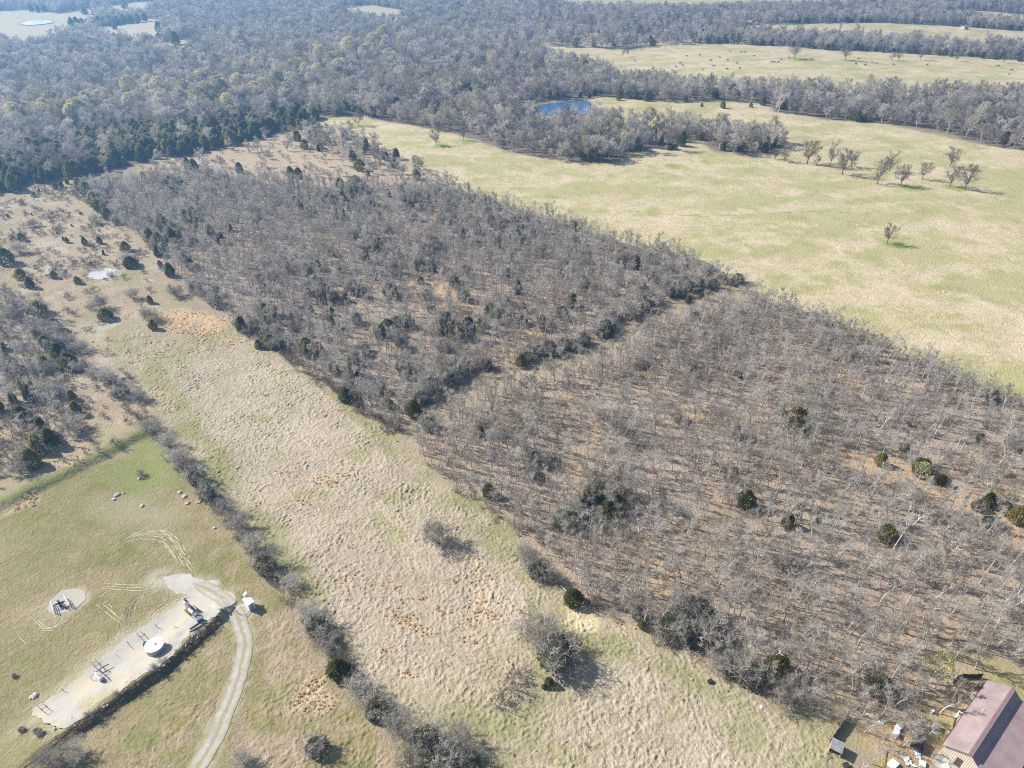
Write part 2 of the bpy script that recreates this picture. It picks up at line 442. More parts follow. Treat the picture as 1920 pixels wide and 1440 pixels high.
class MB:
    """collects polygons for one mesh"""
    def __init__(s):
        s.v, s.f, s.m = [], [], []
    def add(s, vs, fs, mi=0):
        o = len(s.v)
        s.v.extend([tuple(map(float, p)) for p in vs])
        for f in fs:
            s.f.append(tuple(o + i for i in f))
            s.m.append(mi)
    def tube(s, p0, p1, r0, r1, n=6, mi=0, caps=True):
        p0, p1 = np.array(p0, float), np.array(p1, float)
        d = p1 - p0
        d = d / (np.linalg.norm(d) + 1e-9)
        a = np.cross(d, (0, 0, 1.0) if abs(d[2]) < 0.9 else (1.0, 0, 0))
        a /= np.linalg.norm(a)
        b = np.cross(d, a)
        vs = []
        for p, r in ((p0, r0), (p1, r1)):
            for k in range(n):
                t = 2 * math.pi * k / n
                vs.append(p + r * (math.cos(t) * a + math.sin(t) * b))
        fs = [(k, (k + 1) % n, n + (k + 1) % n, n + k) for k in range(n)]
        if caps:
            fs += [tuple(range(n))[::-1], tuple(range(n, 2 * n))]
        s.add(vs, fs, mi)
    def path(s, pts, r, n=6, mi=0):
        for a, b in zip(pts[:-1], pts[1:]):
            s.tube(a, b, r, r, n, mi)
    def box(s, c, size, rz=0.0, mi=0, rx=0.0):
        cx, cy_, cz = c
        hx, hy, hh = size[0] / 2, size[1] / 2, size[2] / 2
        ca, sa = math.cos(rz), math.sin(rz)
        vs = []
        for x, y, z in [(-1, -1, -1), (1, -1, -1), (1, 1, -1), (-1, 1, -1), (-1, -1, 1), (1, -1, 1), (1, 1, 1), (-1, 1, 1)]:
            X, Y, Z = x * hx, y * hy, z * hh
            Y, Z = Y * math.cos(rx) - Z * math.sin(rx), Y * math.sin(rx) + Z * math.cos(rx)
            vs.append((cx + X * ca - Y * sa, cy_ + X * sa + Y * ca, cz + Z))
        s.add(vs, [(0, 3, 2, 1), (4, 5, 6, 7), (0, 1, 5, 4), (1, 2, 6, 5), (2, 3, 7, 6), (3, 0, 4, 7)], mi)
    def bar(s, a, b, w, h, mi=0):
        """square section bar between two points"""
        a, b = np.array(a, float), np.array(b, float)
        d = (b - a) / np.linalg.norm(b - a)
        u = np.cross(d, (0, 0, 1.0) if abs(d[2]) < 0.95 else (1.0, 0, 0))
        u /= np.linalg.norm(u)
        t = np.cross(u, d)
        vs = []
        for p in (a, b):
            for i, j in ((-1, -1), (1, -1), (1, 1), (-1, 1)):
                vs.append(p + u * w / 2 * i + t * h / 2 * j)
        s.add(vs, [(3, 2, 1, 0), (4, 5, 6, 7), (0, 1, 5, 4), (1, 2, 6, 5), (2, 3, 7, 6), (3, 0, 4, 7)], mi)
    def mesh(s, name, *mats):
        me = bpy.data.meshes.new(name)
        me.from_pydata(s.v, [], s.f)
        for m in mats:
            me.materials.append(m)
        if len(mats) > 1:
            me.polygons.foreach_set('material_index', s.m)
        me.update()
        return me
    def build(s, name, mat, parent=None, *more):
        me = s.mesh(name, mat, *more)
        o = bpy.data.objects.new(name, me)
        col.objects.link(o)
        if parent is not None:
            o.parent = parent
        return o

# ------------------------------------------------------------------ ground sheet
road_px = [(335, 1500), (372, 1436), (405, 1378), (432, 1310), (450, 1255), (458, 1205), (450, 1165), (432, 1135), (400, 1108), (362, 1091)]
OR = [(430, 650, 2), (424, 640, 2), (395, 655, 2), (660, 1022, 1.2), (652, 1086, 2), (722, 1092, 1), (742, 1100, 1.5), (762, 1122, 1.5), (792, 1182, 2.2), (738, 1152, 1.6), (768, 1166, 2.5), (832, 1142, 1.5), (902, 1130, 3), (912, 1150, 2.5), (880, 1200, 2), (560, 890, 1.5), (600, 900, 3), (622, 906, 2),
      (642, 894, 2), (530, 888, 1.5), (570, 940, 2), (720, 1215, 1.5), (765, 1265, 1.5), (690, 1290, 1), (905, 1085, 2), (900, 1060, 2), (420, 600, 2), (300, 660, 2.5), (250, 680, 2), (340, 690, 2), (320, 770, 2), (300, 745, 2), (140, 870, 2.5), (60, 935, 3), (40, 950, 2), (580, 1300, 3), (610, 1310, 2.5), (560, 1320, 2), (590, 1280, 2), (455, 640, 2), (520, 700, 1.5), (540, 720, 1.5),
      (470, 660, 1.2), (790, 1120, 1), (850, 1090, 1), (930, 1160, 1.5), (980, 1150, 1), (1170, 1180, 1.5), (20, 505, 3), (25, 560, 3), (880, 1165, 2), (500, 740, 1.5), (640, 770, 1.5), (600, 1330, 2), (975, 630, 3), (1000, 632, 3)]
def cover(x, y):
    """two base colours and a roughness of the ground at each point"""
    # colours ------------------------------------------------------------
    N = len(x)
    tint = np.empty((N, 3)); tb = np.empty((N, 3)); rel = np.full(N, 0.35)
    tint[:] = (0.22, 0.185, 0.13); tb[:] = (0.30, 0.26, 0.17)
    wx = x + (fbm(x, y, 9, 21) - 0.5) * 9
    wy = y + (fbm(x, y, 9, 22) - 0.5) * 9
    wxs = x + (fbm(x, y, 2.2, 23, 3) - 0.5) * 2.6
    wys = y + (fbm(x, y, 2.2, 24, 3) - 0.5) * 2.6
    def lay(w, c1, c2, r=None):
        nonlocal tint, tb, rel
        w = np.clip(w, 0, 1)
        tint = tint * (1 - w[:, None]) + np.array(c1) * w[:, None]
        tb = tb * (1 - w[:, None]) + np.array(c2) * w[:, None]
        if r is not None:
            rel = rel * (1 - w) + r * w
    def mask(key, soft, sharp=False):
        p = G[key]
        out = np.zeros(N)
        m = (x > p[:, 0].min() - 20) & (x < p[:, 0].max() + 20) & (y > p[:, 1].min() - 20) & (y < p[:, 1].max() + 20)
        if m.any():
            d = sdist((wxs if sharp else wx)[m], (wys if sharp else wy)[m], p)
            out[m] = sstep(-soft, soft, d)
        return out
    nz = lambda s, seed, a=0.4, b=0.6: sstep(a, b, fbm(x, y, s, seed))
    DRY, DRYB = (0.40, 0.325, 0.20), (0.30, 0.265, 0.13)
    GRN, GRNB = (0.245, 0.27, 0.085), (0.17, 0.205, 0.055)
    # pastures: dry straw streaked with new green
    for k in ('pasture', 'cattle_field', 'strip_field', 'far_strip', 'top_field'):
        w = mask(k, 2.5)
        lay(w, (0.52, 0.445, 0.30), (0.325, 0.295, 0.14), 0.8)
        st = fbm(x * 0.5 + y * 0.2, y * 1.0 - x * 0.25, 12, 31, 5)
        lay(w * sstep(0.52, 0.64, st) * 0.7, (0.27, 0.275, 0.10), (0.42, 0.37, 0.21))
        lay(w * sstep(0.56, 0.70, fbm(x, y, 5, 33, 4)) * 0.6, (0.23, 0.25, 0.085), (0.33, 0.31, 0.15))
        lay(w * sstep(0.47, 0.36, st) * 0.8, (0.54, 0.455, 0.33), (0.38, 0.32, 0.19))
    for k in ('left_field', 'left_field_low', 'mid_gap', 'left_clearing', 'left_gap', 'left_top_gap', 'pond_clearing', 'tan_gap'):
        lay(mask(k, 3), (0.42, 0.37, 0.25), (0.36, 0.32, 0.21), 0.3)
    w = mask('far_forest', 4)
    inner = np.ones(N)
    for k in ('cattle_field', 'strip_field', 'far_strip', 'top_field', 'left_field', 'left_field_low', 'mid_gap', 'left_clearing', 'left_gap', 'left_top_gap', 'pond_clearing', 'tan_gap'):
        inner *= 1 - mask(k, 4)
    lay(w * inner, (0.20, 0.16, 0.125), (0.145, 0.12, 0.095), 0.6)
    lay(mask('far_sparse', 6) * 0.8, (0.38, 0.33, 0.25), (0.30, 0.26, 0.19), 0.4)
    lay(mask('scrub_strip', 4), (0.41, 0.335, 0.24), (0.32, 0.255, 0.18), 0.7)
    w = mask('scrub_left', 4)
    lay(w, (0.37, 0.305, 0.22), (0.27, 0.215, 0.15), 0.8)
    lay(w * nz(14, 41, 0.5, 0.68) * 0.6, (0.27, 0.26, 0.13), (0.24, 0.215, 0.12))
    lay(w * nz(9, 42, 0.56, 0.7) * 0.7, (0.44, 0.40, 0.34), (0.38, 0.33, 0.26))
    for k in ('wood_w', 'wood_e'):
        w = mask(k, 3)
        lay(w, (0.37, 0.305, 0.24), (0.27, 0.22, 0.175), 0.8)
        lay(w * nz(18, 43, 0.5, 0.7) * 0.7, (0.38, 0.29, 0.20), (0.28, 0.215, 0.15))
    # the lane between the two woods and other clearings
    ln = WP([(785, 800), (840, 748), (930, 708), (1090, 670), (1150, 642), (1200, 605), (1320, 562), (1400, 540)])
    d, _, _ = line_dist(wx, wy, ln)
    lay(1 - sstep(2.5, 6.0, d), (0.375, 0.30, 0.21), (0.28, 0.235, 0.15), 0.7)
    for k in ('wood_lane', 'wood_gap', 'wood_gap_b'):
        lay(mask(k, 3), (0.42, 0.31, 0.205), (0.34, 0.25, 0.165), 0.7)
    # meadow: greenish fringe, tan clumpy core
    w = mask('meadow', 3)
    lay(w, (0.37, 0.315, 0.23), (0.27, 0.238, 0.155), 0.9)
    lay(w * nz(11, 51, 0.5, 0.64) * 0.5, (0.25, 0.245, 0.115), (0.215, 0.21, 0.095))
    for k in ('tan_core', 'tan_south'):
        w = mask(k, 3)
        lay(w, (0.405, 0.348, 0.268), (0.30, 0.25, 0.182), 1.0)
        lay(w * nz(8, 52, 0.62, 0.75) * 0.6, (0.29, 0.275, 0.125), (0.25, 0.23, 0.12))
    w = mask('orange', 2.5)
    lay(w * 0.85 * nz(4, 66, 0.3, 0.55), (0.50, 0.35, 0.21), (0.40, 0.29, 0.17), 0.9)
    # lawn about the wells
    w = mask('lawn', 2)
    lay(w, (0.255, 0.22, 0.12), (0.185, 0.175, 0.075), 0.7)
    lay(w * nz(9, 61, 0.52, 0.66) * 0.75, (0.32, 0.26, 0.165), (0.255, 0.21, 0.125))
    lay(w * nz(6, 62, 0.58, 0.7) * 0.8, (0.185, 0.195, 0.07), (0.16, 0.165, 0.065))
    lay(mask('green_corner', 3), (0.215, 0.235, 0.09), (0.185, 0.195, 0.08), 0.6)
    lay(mask('bare_lawn', 3) * 0.7, (0.31, 0.27, 0.19), (0.24, 0.22, 0.13), 0.4)
    lay(mask('lawn_south', 3) * nz(6, 67, 0.42, 0.6) * 0.85, (0.33, 0.265, 0.185), (0.235, 0.195, 0.12), 0.9)
    lay(mask('lawn', 2) * nz(3.5, 68, 0.54, 0.68) * 0.6, (0.30, 0.25, 0.16), (0.22, 0.19, 0.10), 0.8)
    w = mask('road_field', 3) * nz(10, 63, 0.35, 0.55)
    lay(w, (0.345, 0.28, 0.20), (0.25, 0.20, 0.135), 0.9)
    # green lines along hedge and meadow edge
    for pts, wd, s in [([(285, 690), (330, 760), (390, 850), (470, 960), (560, 1090), (640, 1200)], 3.0, 71), ([(560, 690), (660, 780), (760, 860), (850, 930), (960, 1040), (1000, 1130), (980, 1200)], 2.5, 72),
                       ([(1080, 1210), (1150, 1210), (1260, 1260), (1400, 1340)], 2.5, 73), ([(870, 1370), (960, 1350), (1060, 1340)], 4, 74), ([(215, 640), (330, 690)], 4, 75)]:
        d, _, e = line_dist(wx, wy, WP(pts))
        lay((1 - sstep(wd * 0.3, wd * 1.4, d)) * nz(7, s, 0.3, 0.6) * 0.6, (0.225, 0.23, 0.095), (0.205, 0.20, 0.09))
    # green grass in the lee of lone field trees
    for (u, v, rad) in [(818, 276, 9), (672, 238, 7), (869, 268, 7), (1665, 457, 6), (1700, 350, 9), (1790, 352, 8), (1500, 110, 12), (1590, 111, 12), (1250, 312, 6)]:
        X, Y = W(u, v)
        d = np.hypot(wx - X - 2, wy - Y)
        lay((1 - sstep(rad * 0.4, rad, d)) * 0.8, (0.22, 0.28, 0.06), (0.19, 0.24, 0.055))
    # pads, yard, worn edges
    lay(sstep(-3.5, 0.5, sdist(wxs, wys, G['pad'])) * 0.85, (0.44, 0.39, 0.29), (0.36, 0.32, 0.22), 0.5)
    lay(sstep(-1.6, 0.3, sdist(wxs, wys, G['wellpad'])) * 0.8, (0.42, 0.37, 0.28), (0.34, 0.29, 0.20), 0.4)
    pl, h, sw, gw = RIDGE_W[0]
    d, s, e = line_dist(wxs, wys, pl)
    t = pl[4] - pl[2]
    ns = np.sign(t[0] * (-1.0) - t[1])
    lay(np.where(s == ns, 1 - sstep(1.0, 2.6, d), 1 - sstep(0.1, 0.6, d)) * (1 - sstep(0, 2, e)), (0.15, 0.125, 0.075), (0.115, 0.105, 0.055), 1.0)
    pl, h, sw, gw = RIDGE_W[1]
    d, s, e = line_dist(wxs, wys, pl)
    lay((1 - sstep(1.0, 3.0, d)) * (1 - sstep(0, 3, e)) * 0.8, (0.19, 0.21, 0.075), (0.16, 0.175, 0.065), 0.9)
    w = mask('yard', 2)
    lay(w, (0.41, 0.31, 0.19), (0.30, 0.23, 0.15), 0.7)
    lay(w * nz(6, 81, 0.6, 0.7), (0.30, 0.27, 0.11), (0.24, 0.22, 0.09))
    gx, gy = W(1920, 1290)
    lay((1 - sstep(3, 8, np.hypot(wx - gx, wy - gy))) * 0.8, (0.24, 0.26, 0.09), (0.30, 0.26, 0.12))
    lay(mask('sand_bank', 1.2), (0.52, 0.45, 0.30), (0.42, 0.37, 0.22), 0.6)
    for k in ('small_pond', 'far_pond', 'glint_pond'):
        soft = 1.5 if k == 'small_pond' else 5
        lay(sstep(-soft, 0.2, sdist(wxs, wys, G[k])), (0.30, 0.25, 0.18), (0.24, 0.20, 0.14), 0.3)
    for (u, v, rr) in OR:
        X, Y = W(u, v)
        d = np.hypot((wxs - X) / 1.2, wys - Y)
        lay((1 - sstep(rr * 0.25, rr * 0.95, d)) * 0.75, (0.47, 0.365, 0.245), (0.42, 0.33, 0.22))
    # gravel spread about the road head
    d, _, e = line_dist(wxs, wys, WP([(296, 1084), (340, 1094), (385, 1104), (415, 1125), (445, 1142), (466, 1136)]))
    lay((1 - sstep(0.8, 4.2, d)) * nz(2.5, 64, 0.25, 0.55) * 0.9, (0.40, 0.365, 0.30), (0.36, 0.33, 0.26), 0.3)
    d, _, e = line_dist(wxs, wys, WP(road_px))
    lay((1 - sstep(1.4, 2.8, d)) * nz(1.6, 65, 0.3, 0.6) * 0.8, (0.36, 0.32, 0.24), (0.31, 0.28, 0.18), 0.3)
    # distance: keep relief where it can be resolved
    r = np.hypot(x, y)
    rel *= 1 - 0.55 * sstep(350, 900, r)
    return tint, tb, rel

def make_ground():
    fine = np.arange(-44, 44.01, 0.26)
    az = np.concatenate([np.arange(-180, -44, 4.0), fine, np.arange(46, 180, 4.0)])
    az = np.radians(az)
    ratio = 1.0052
    n = int(math.log(1750 / 42) / math.log(ratio))
    rr = np.concatenate([[4, 15, 28], 42 * ratio ** np.arange(n), [1900, 2300, 3000, 4000, 5500]])
    A, Rr = np.meshgrid(az, rr)
    x = (Rr * np.sin(A)).ravel()
    y = (Rr * np.cos(A)).ravel()
    nA, nR = len(az), len(rr)
    z = hz(x, y)
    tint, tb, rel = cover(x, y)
    N = len(x)
    idx = np.arange(nA * nR).reshape(nR, nA)
    a, b = idx[:-1, :], np.roll(idx, -1, 1)[:-1, :]
    c, d = np.roll(idx, -1, 1)[1:, :], idx[1:, :]
    quads = np.stack([a, b, c, d], -1).reshape(-1, 4)[:, ::-1]
    me = bpy.data.meshes.new('ground')
    nq = len(quads)
    me.vertices.add(N)
    me.vertices.foreach_set('co', np.stack([x, y, z], 1).astype(np.float32).ravel())
    me.loops.add(nq * 4)
    me.loops.foreach_set('vertex_index', quads.astype(np.int32).ravel())
    me.polygons.add(nq)
    me.polygons.foreach_set('loop_start', np.arange(0, nq * 4, 4, dtype=np.int32))
    me.update(calc_edges=True)
    # close the small hole under the camera
    for name, arr in (('tint', tint), ('tint_b', tb)):
        at = me.attributes.new(name, 'FLOAT_COLOR', 'POINT')
        at.data.foreach_set('color', np.concatenate([arr, np.ones((N, 1))], 1).astype(np.float32).ravel())
    at = me.attributes.new('relief', 'FLOAT', 'POINT')
    at.data.foreach_set('value', np.clip(rel, 0, 1).astype(np.float32))
    me.polygons.foreach_set('use_smooth', np.ones(nq, bool))
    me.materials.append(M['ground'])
    o = bpy.data.objects.new('ground', me)
    col.objects.link(o)
    tag(o, 'rolling ranch ground of tan meadow, green pasture and brown wood floor', kind='structure')
make_ground()

def make_grass_mat():
    """matted dry grass of the meadows as a lumpy sheet on the ground"""
    keys = ('lawn_south', 'meadow', 'tan_core', 'tan_south', 'road_field', 'orange')
    allp = np.concatenate([G[k] for k in keys])
    st = 0.2
    x0, y0 = allp.min(0); x1, y1 = allp.max(0)
    y0 = max(y0, 48)
    gx, gy = np.meshgrid(np.arange(x0, x1, st), np.arange(y0, y1, st))
    shp = gx.shape
    x = gx.ravel(); y = gy.ravel()
    m = np.zeros(len(x))
    wx = x + (fbm(x, y, 5, 401, 3) - 0.5) * 5; wy = y + (fbm(x, y, 5, 402, 3) - 0.5) * 5
    amp = {'lawn_south': 0.7, 'meadow': 0.95, 'tan_core': 1.0, 'tan_south': 1.0, 'road_field': 0.85, 'orange': 0.8}
    for k in keys:
        p = G[k]
        b = (x > p[:, 0].min()) & (x < p[:, 0].max()) & (y > p[:, 1].min()) & (y < p[:, 1].max())
        m[b] = np.maximum(m[b], sstep(-0.5, 3.5, sdist(wx[b], wy[b], p)) * amp[k])
    d, _, _ = line_dist(x, y, WP(road_px))
    m *= sstep(1.8, 3.0, d)
    c, s_ = math.cos(0.7), math.sin(0.7)
    xr = (x * c + y * s_) + (fbm(x, y, 3, 403, 2) - 0.5) * 2.6
    yr = (-x * s_ + y * c) + (fbm(x, y, 3, 404, 2) - 0.5) * 2.6
    n = 0.6 * vnoise(xr, yr * 0.85, 0.50, 405) + 0.4 * vnoise(x, y, 0.36, 406)
    rough = 0.25 + 1.5 * fbm(x, y, 4.5, 407, 3) ** 1.3
    z = hz(x, y) - 0.05 + m * (0.06 + 0.58 * rough * (n - 0.38))
    keep = (m > 0.02).reshape(shp)
    idx = -np.ones(shp, int)
    q = keep[:-1, :-1] & keep[1:, :-1] & keep[:-1, 1:] & keep[1:, 1:]
    used = np.zeros(shp, bool)
    used[:-1, :-1] |= q; used[1:, :-1] |= q; used[:-1, 1:] |= q; used[1:, 1:] |= q
    idx[used] = np.arange(used.sum())
    quads = np.stack([idx[:-1, :-1][q], idx[:-1, 1:][q], idx[1:, 1:][q], idx[1:, :-1][q]], 1)
    u = used.ravel()
    x, y, z = x[u], y[u], z[u]
    tint, tb, rel = cover(x, y)
    N, nq = len(x), len(quads)
    me = bpy.data.meshes.new('dry_grass')
    me.vertices.add(N)
    me.vertices.foreach_set('co', np.stack([x, y, z], 1).astype(np.float32).ravel())
    me.loops.add(nq * 4)
    me.loops.foreach_set('vertex_index', quads.astype(np.int32).ravel())
    me.polygons.add(nq)
    me.polygons.foreach_set('loop_start', np.arange(0, nq * 4, 4, dtype=np.int32))
    me.update(calc_edges=True)
    for name, arr in (('tint', tint), ('tint_b', tb)):
        at = me.attributes.new(name, 'FLOAT_COLOR', 'POINT')
        at.data.foreach_set('color', np.concatenate([arr, np.ones((N, 1))], 1).astype(np.float32).ravel())
    at = me.attributes.new('relief', 'FLOAT', 'POINT')
    at.data.foreach_set('value', np.clip(rel * 0.5, 0, 1).astype(np.float32))
    me.polygons.foreach_set('use_smooth', np.ones(nq, bool))
    me.materials.append(M['ground'])
    o = bpy.data.objects.new('dry_grass', me)
    col.objects.link(o)
    tag(o, 'matted lumpy tan grass covering the meadows', 'grass', kind='stuff')
    print('grass quads', nq)
make_grass_mat()

# ------------------------------------------------------------------ air
def make_haze():
    mb = MB()
    mb.box((0, 0, 62), (11600, 11600, 140))
    m = bpy.data.materials.new('haze')
    m.use_nodes = True
    N, L = m.node_tree.nodes, m.node_tree.links
    N.remove(N['Principled BSDF'])
    v = N.new('ShaderNodeVolumePrincipled')
    v.inputs['Color'].default_value = (0.27, 0.56, 1.0, 1)
    v.inputs['Density'].default_value = HAZE_DENSITY
    v.inputs['Anisotropy'].default_value = 0.48
    L.new(v.outputs[0], N['Material Output'].inputs['Volume'])
    o = mb.build('haze', m)
    tag(o, 'thin blue haze over the whole landscape', kind='stuff')
if HAZE_DENSITY:
    make_haze()

# ------------------------------------------------------------------ sheets: pads, road, tracks, ponds
def gravel_material(name, c1, c2, c3, scale=0.5, two_track=False):
    m, nt, B, N, L = node_mat(name)
    g = N.new('ShaderNodeNewGeometry')
    n1 = noise_node(N, L, scale, 5, 0.6, g.outputs['Position'], 0.6)
    n2 = noise_node(N, L, scale * 9, 4, 0.7, g.outputs['Position'])
    mx = N.new('ShaderNodeMix')
    mx.inputs['Factor'].default_value = 0.38
    L.new(n1.outputs['Fac'], mx.inputs['A'])
    L.new(n2.outputs['Fac'], mx.inputs['B'])
    r = ramp(N, L, mx.outputs['Result'], [(0.36, c1), (0.5, c2), (0.62, c3)])
    out = r.outputs['Color']
    if two_track:
        a = N.new('ShaderNodeAttribute'); a.attribute_name = 'across'
        wob = noise_node(N, L, 0.9, 3, 0.6, g.outputs['Position'])
        wsc = N.new('ShaderNodeMath'); wsc.operation = 'MULTIPLY_ADD'; wsc.inputs[1].default_value = 0.34; wsc.inputs[2].default_value = -0.17
        L.new(wob.outputs['Fac'], wsc.inputs[0])
        wad = N.new('ShaderNodeMath'); wad.operation = 'ADD'
        L.new(a.outputs['Fac'], wad.inputs[0]); L.new(wsc.outputs[0], wad.inputs[1])
        rr = ramp(N, L, wad.outputs[0], [(0.0, (1.0,) * 3), (0.13, (0.35,) * 3), (0.2, (0.05,) * 3), (0.36, (0.05,) * 3), (0.44, (0.9,) * 3), (0.56, (0.9,) * 3), (0.64, (0.05,) * 3), (0.8, (0.05,) * 3), (0.87, (0.35,) * 3), (1.0, (1.0,) * 3)])
        mul = N.new('ShaderNodeMath'); mul.operation = 'MULTIPLY'
        mr = N.new('ShaderNodeMapRange')
        mr.inputs['From Min'].default_value = 0.25; mr.inputs['From Max'].default_value = 0.5
        L.new(n2.outputs['Fac'], mr.inputs['Value'])
        L.new(rr.outputs['Color'], mul.inputs[0]); L.new(mr.outputs['Result'], mul.inputs[1])
        m2 = N.new('ShaderNodeMix'); m2.data_type = 'RGBA'
        L.new(mul.outputs[0], m2.inputs['Factor'])
        L.new(out, m2.inputs['A'])
        m2.inputs['B'].default_value = (0.28, 0.245, 0.14, 1)
        out = m2.outputs['Result']
    L.new(out, B.inputs['Base Color'])
    B.inputs['Roughness'].default_value = 0.95
    B.inputs['Specular IOR Level'].default_value = 0.08
    b = N.new('ShaderNodeBump')
    b.inputs['Strength'].default_value = 0.35; b.inputs['Distance'].default_value = 0.08
    L.new(n2.outputs['Fac'], b.inputs['Height'])
    L.new(b.outputs['Normal'], B.inputs['Normal'])
    return m
M['pad'] = gravel_material('pad_gravel', (0.45, 0.38, 0.265), (0.385, 0.365, 0.325), (0.32, 0.318, 0.31), 0.17)
M['road'] = gravel_material('road_gravel', (0.32, 0.30, 0.26), (0.375, 0.355, 0.32), (0.44, 0.42, 0.38), 0.5, True)
M['road_head'] = gravel_material('road_head_gravel', (0.36, 0.335, 0.285), (0.41, 0.39, 0.35), (0.46, 0.445, 0.415), 0.4)
M['track'] = gravel_material('tyre_dirt', (0.36, 0.32, 0.22), (0.43, 0.385, 0.28), (0.50, 0.455, 0.36), 0.9)
M['shaded_mud'] = gravel_material('shaded_tyre_mud', (0.13, 0.12, 0.075), (0.16, 0.145, 0.095), (0.2, 0.18, 0.12), 0.9)  # muddy tone with the shade inside the ruts put into its colour

def sheet(name, poly, mat, lift, jitter=0.35, step=0.22, label=None, cell=0.6):
    """draped, ragged-edged ground sheet"""
    pts = []
    n = len(poly)
    for i in range(n):
        a, b = poly[i], poly[(i + 1) % n]
        k = max(1, int(np.linalg.norm(b - a) / step))
        for j in range(k):
            pts.append(a + (b - a) * j / k)
    pts = np.array(pts)
    c = pts.mean(0)
    dirs = pts - np.roll(pts, 1, 0)
    nrm = np.stack([-dirs[:, 1], dirs[:, 0]], 1)
    nrm /= np.linalg.norm(nrm, axis=1)[:, None] + 1e-9
    jit = (0.6 * fbm(pts[:, 0], pts[:, 1], 1.9, 91, 3) + 0.4 * fbm(pts[:, 0], pts[:, 1], 0.5, 92, 2) - 0.5) * 2.6 * jitter
    pts = pts + nrm * jit[:, None]
    bm = bmesh.new()
    vs = [bm.verts.new((p[0], p[1], 0)) for p in pts]
    f = bm.faces.new(vs)
    bmesh.ops.triangulate(bm, faces=[f])
    x0, y0 = pts.min(0); x1, y1 = pts.max(0)
    for k in np.arange(x0 + cell, x1, cell):
        bmesh.ops.bisect_plane(bm, geom=bm.verts[:] + bm.edges[:] + bm.faces[:], plane_co=(k, 0, 0), plane_no=(1, 0, 0))
    for k in np.arange(y0 + cell, y1, cell):
        bmesh.ops.bisect_plane(bm, geom=bm.verts[:] + bm.edges[:] + bm.faces[:], plane_co=(0, k, 0), plane_no=(0, 1, 0))
    co = np.array([v.co[:2] for v in bm.verts])
    zz = hz(co[:, 0], co[:, 1])
    for v, z in zip(bm.verts, zz):
        v.co.z = z + lift
    bmesh.ops.recalc_face_normals(bm, faces=bm.faces[:])
    me = bpy.data.meshes.new(name)
    bm.to_mesh(me); bm.free()
    if me.polygons and me.polygons[0].normal.z < 0:
        me.flip_normals()
    me.materials.append(mat)
    o = bpy.data.objects.new(name, me)
    col.objects.link(o)
    tag(o, label, kind='structure')
    return o

def ribbon(name, lines, width, mat, lift, label, jitter=0.12, cross=6, breaks=0.0):
    V, Fc, AC = [], [], []
    for li, pts in enumerate(lines):
        pts = smooth_line(pts, 0.45)
        d = np.gradient(pts, axis=0)
        nrm = np.stack([-d[:, 1], d[:, 0]], 1)
        nrm /= np.linalg.norm(nrm, axis=1)[:, None] + 1e-9
        n = len(pts)
        wv = width if np.isscalar(width) else width[li]
        wL = wv / 2 + (fbm(pts[:, 0], pts[:, 1], 1.3, 93 + li, 3) - 0.5) * 2 * jitter
        wR = wv / 2 + (fbm(pts[:, 0], pts[:, 1], 1.3, 193 + li, 3) - 0.5) * 2 * jitter
        if breaks:
            tp = np.clip(np.minimum(np.arange(n), np.arange(n)[::-1]) / 7.0, 0.12, 1)
            wL, wR = wL * tp, wR * tp
        wob = (fbm(pts[:, 0], pts[:, 1], 5, 293 + li, 2) - 0.5) * jitter * 2
        o = len(V)
        for k in range(cross + 1):
            t = k / cross
            q = pts + nrm * (wob + wL - (wL + wR) * t)[:, None]
            z = hz(q[:, 0], q[:, 1]) + lift
            V.extend(np.stack([q[:, 0], q[:, 1], z], 1).tolist())
            AC.extend([t] * n)
        gap = fbm(pts[:, 0], pts[:, 1], 1.5, 393 + li, 2) < breaks
        for i in range(n - 1):
            if gap[i]:
                continue
            for k in range(cross):
                a = o + k * n + i
                Fc.append((a, a + n, a + n + 1, a + 1))
    me = bpy.data.meshes.new(name)
    me.from_pydata(V, [], Fc)
    at = me.attributes.new('across', 'FLOAT', 'POINT')
    at.data.foreach_set('value', np.array(AC, np.float32))
    me.update()
    if me.polygons and me.polygons[0].normal.z < 0:
        me.flip_normals()
    me.materials.append(mat)
    o = bpy.data.objects.new(name, me)
    col.objects.link(o)
    tag(o, label, kind='structure')
    return o

sheet('gravel_pad', G['pad'], M['pad'], 0.05, 0.55, label='pale gravel pad of the tank battery')
sheet('well_pad', G['wellpad'], M['pad'], 0.05, 0.3, label='small oval gravel pad under the dark pump jack')
ribbon('gravel_road', [WP(road_px)], 3.2, M['road'], 0.058, 'two rut gravel road curving up to the well pad', 0.3, 14, 0.01)
ribbon('gravel_turnout', [WP([(408, 1142), (440, 1140), (462, 1133)]), WP([(395, 1112), (420, 1128), (440, 1150)]), WP([(306, 1082), (340, 1091), (380, 1103), (405, 1122)])], [2.8, 5.2, 4.8], M['road_head'], 0.054, 'gravel turnouts where the road meets the pad', 0.8, 8, 0.01)

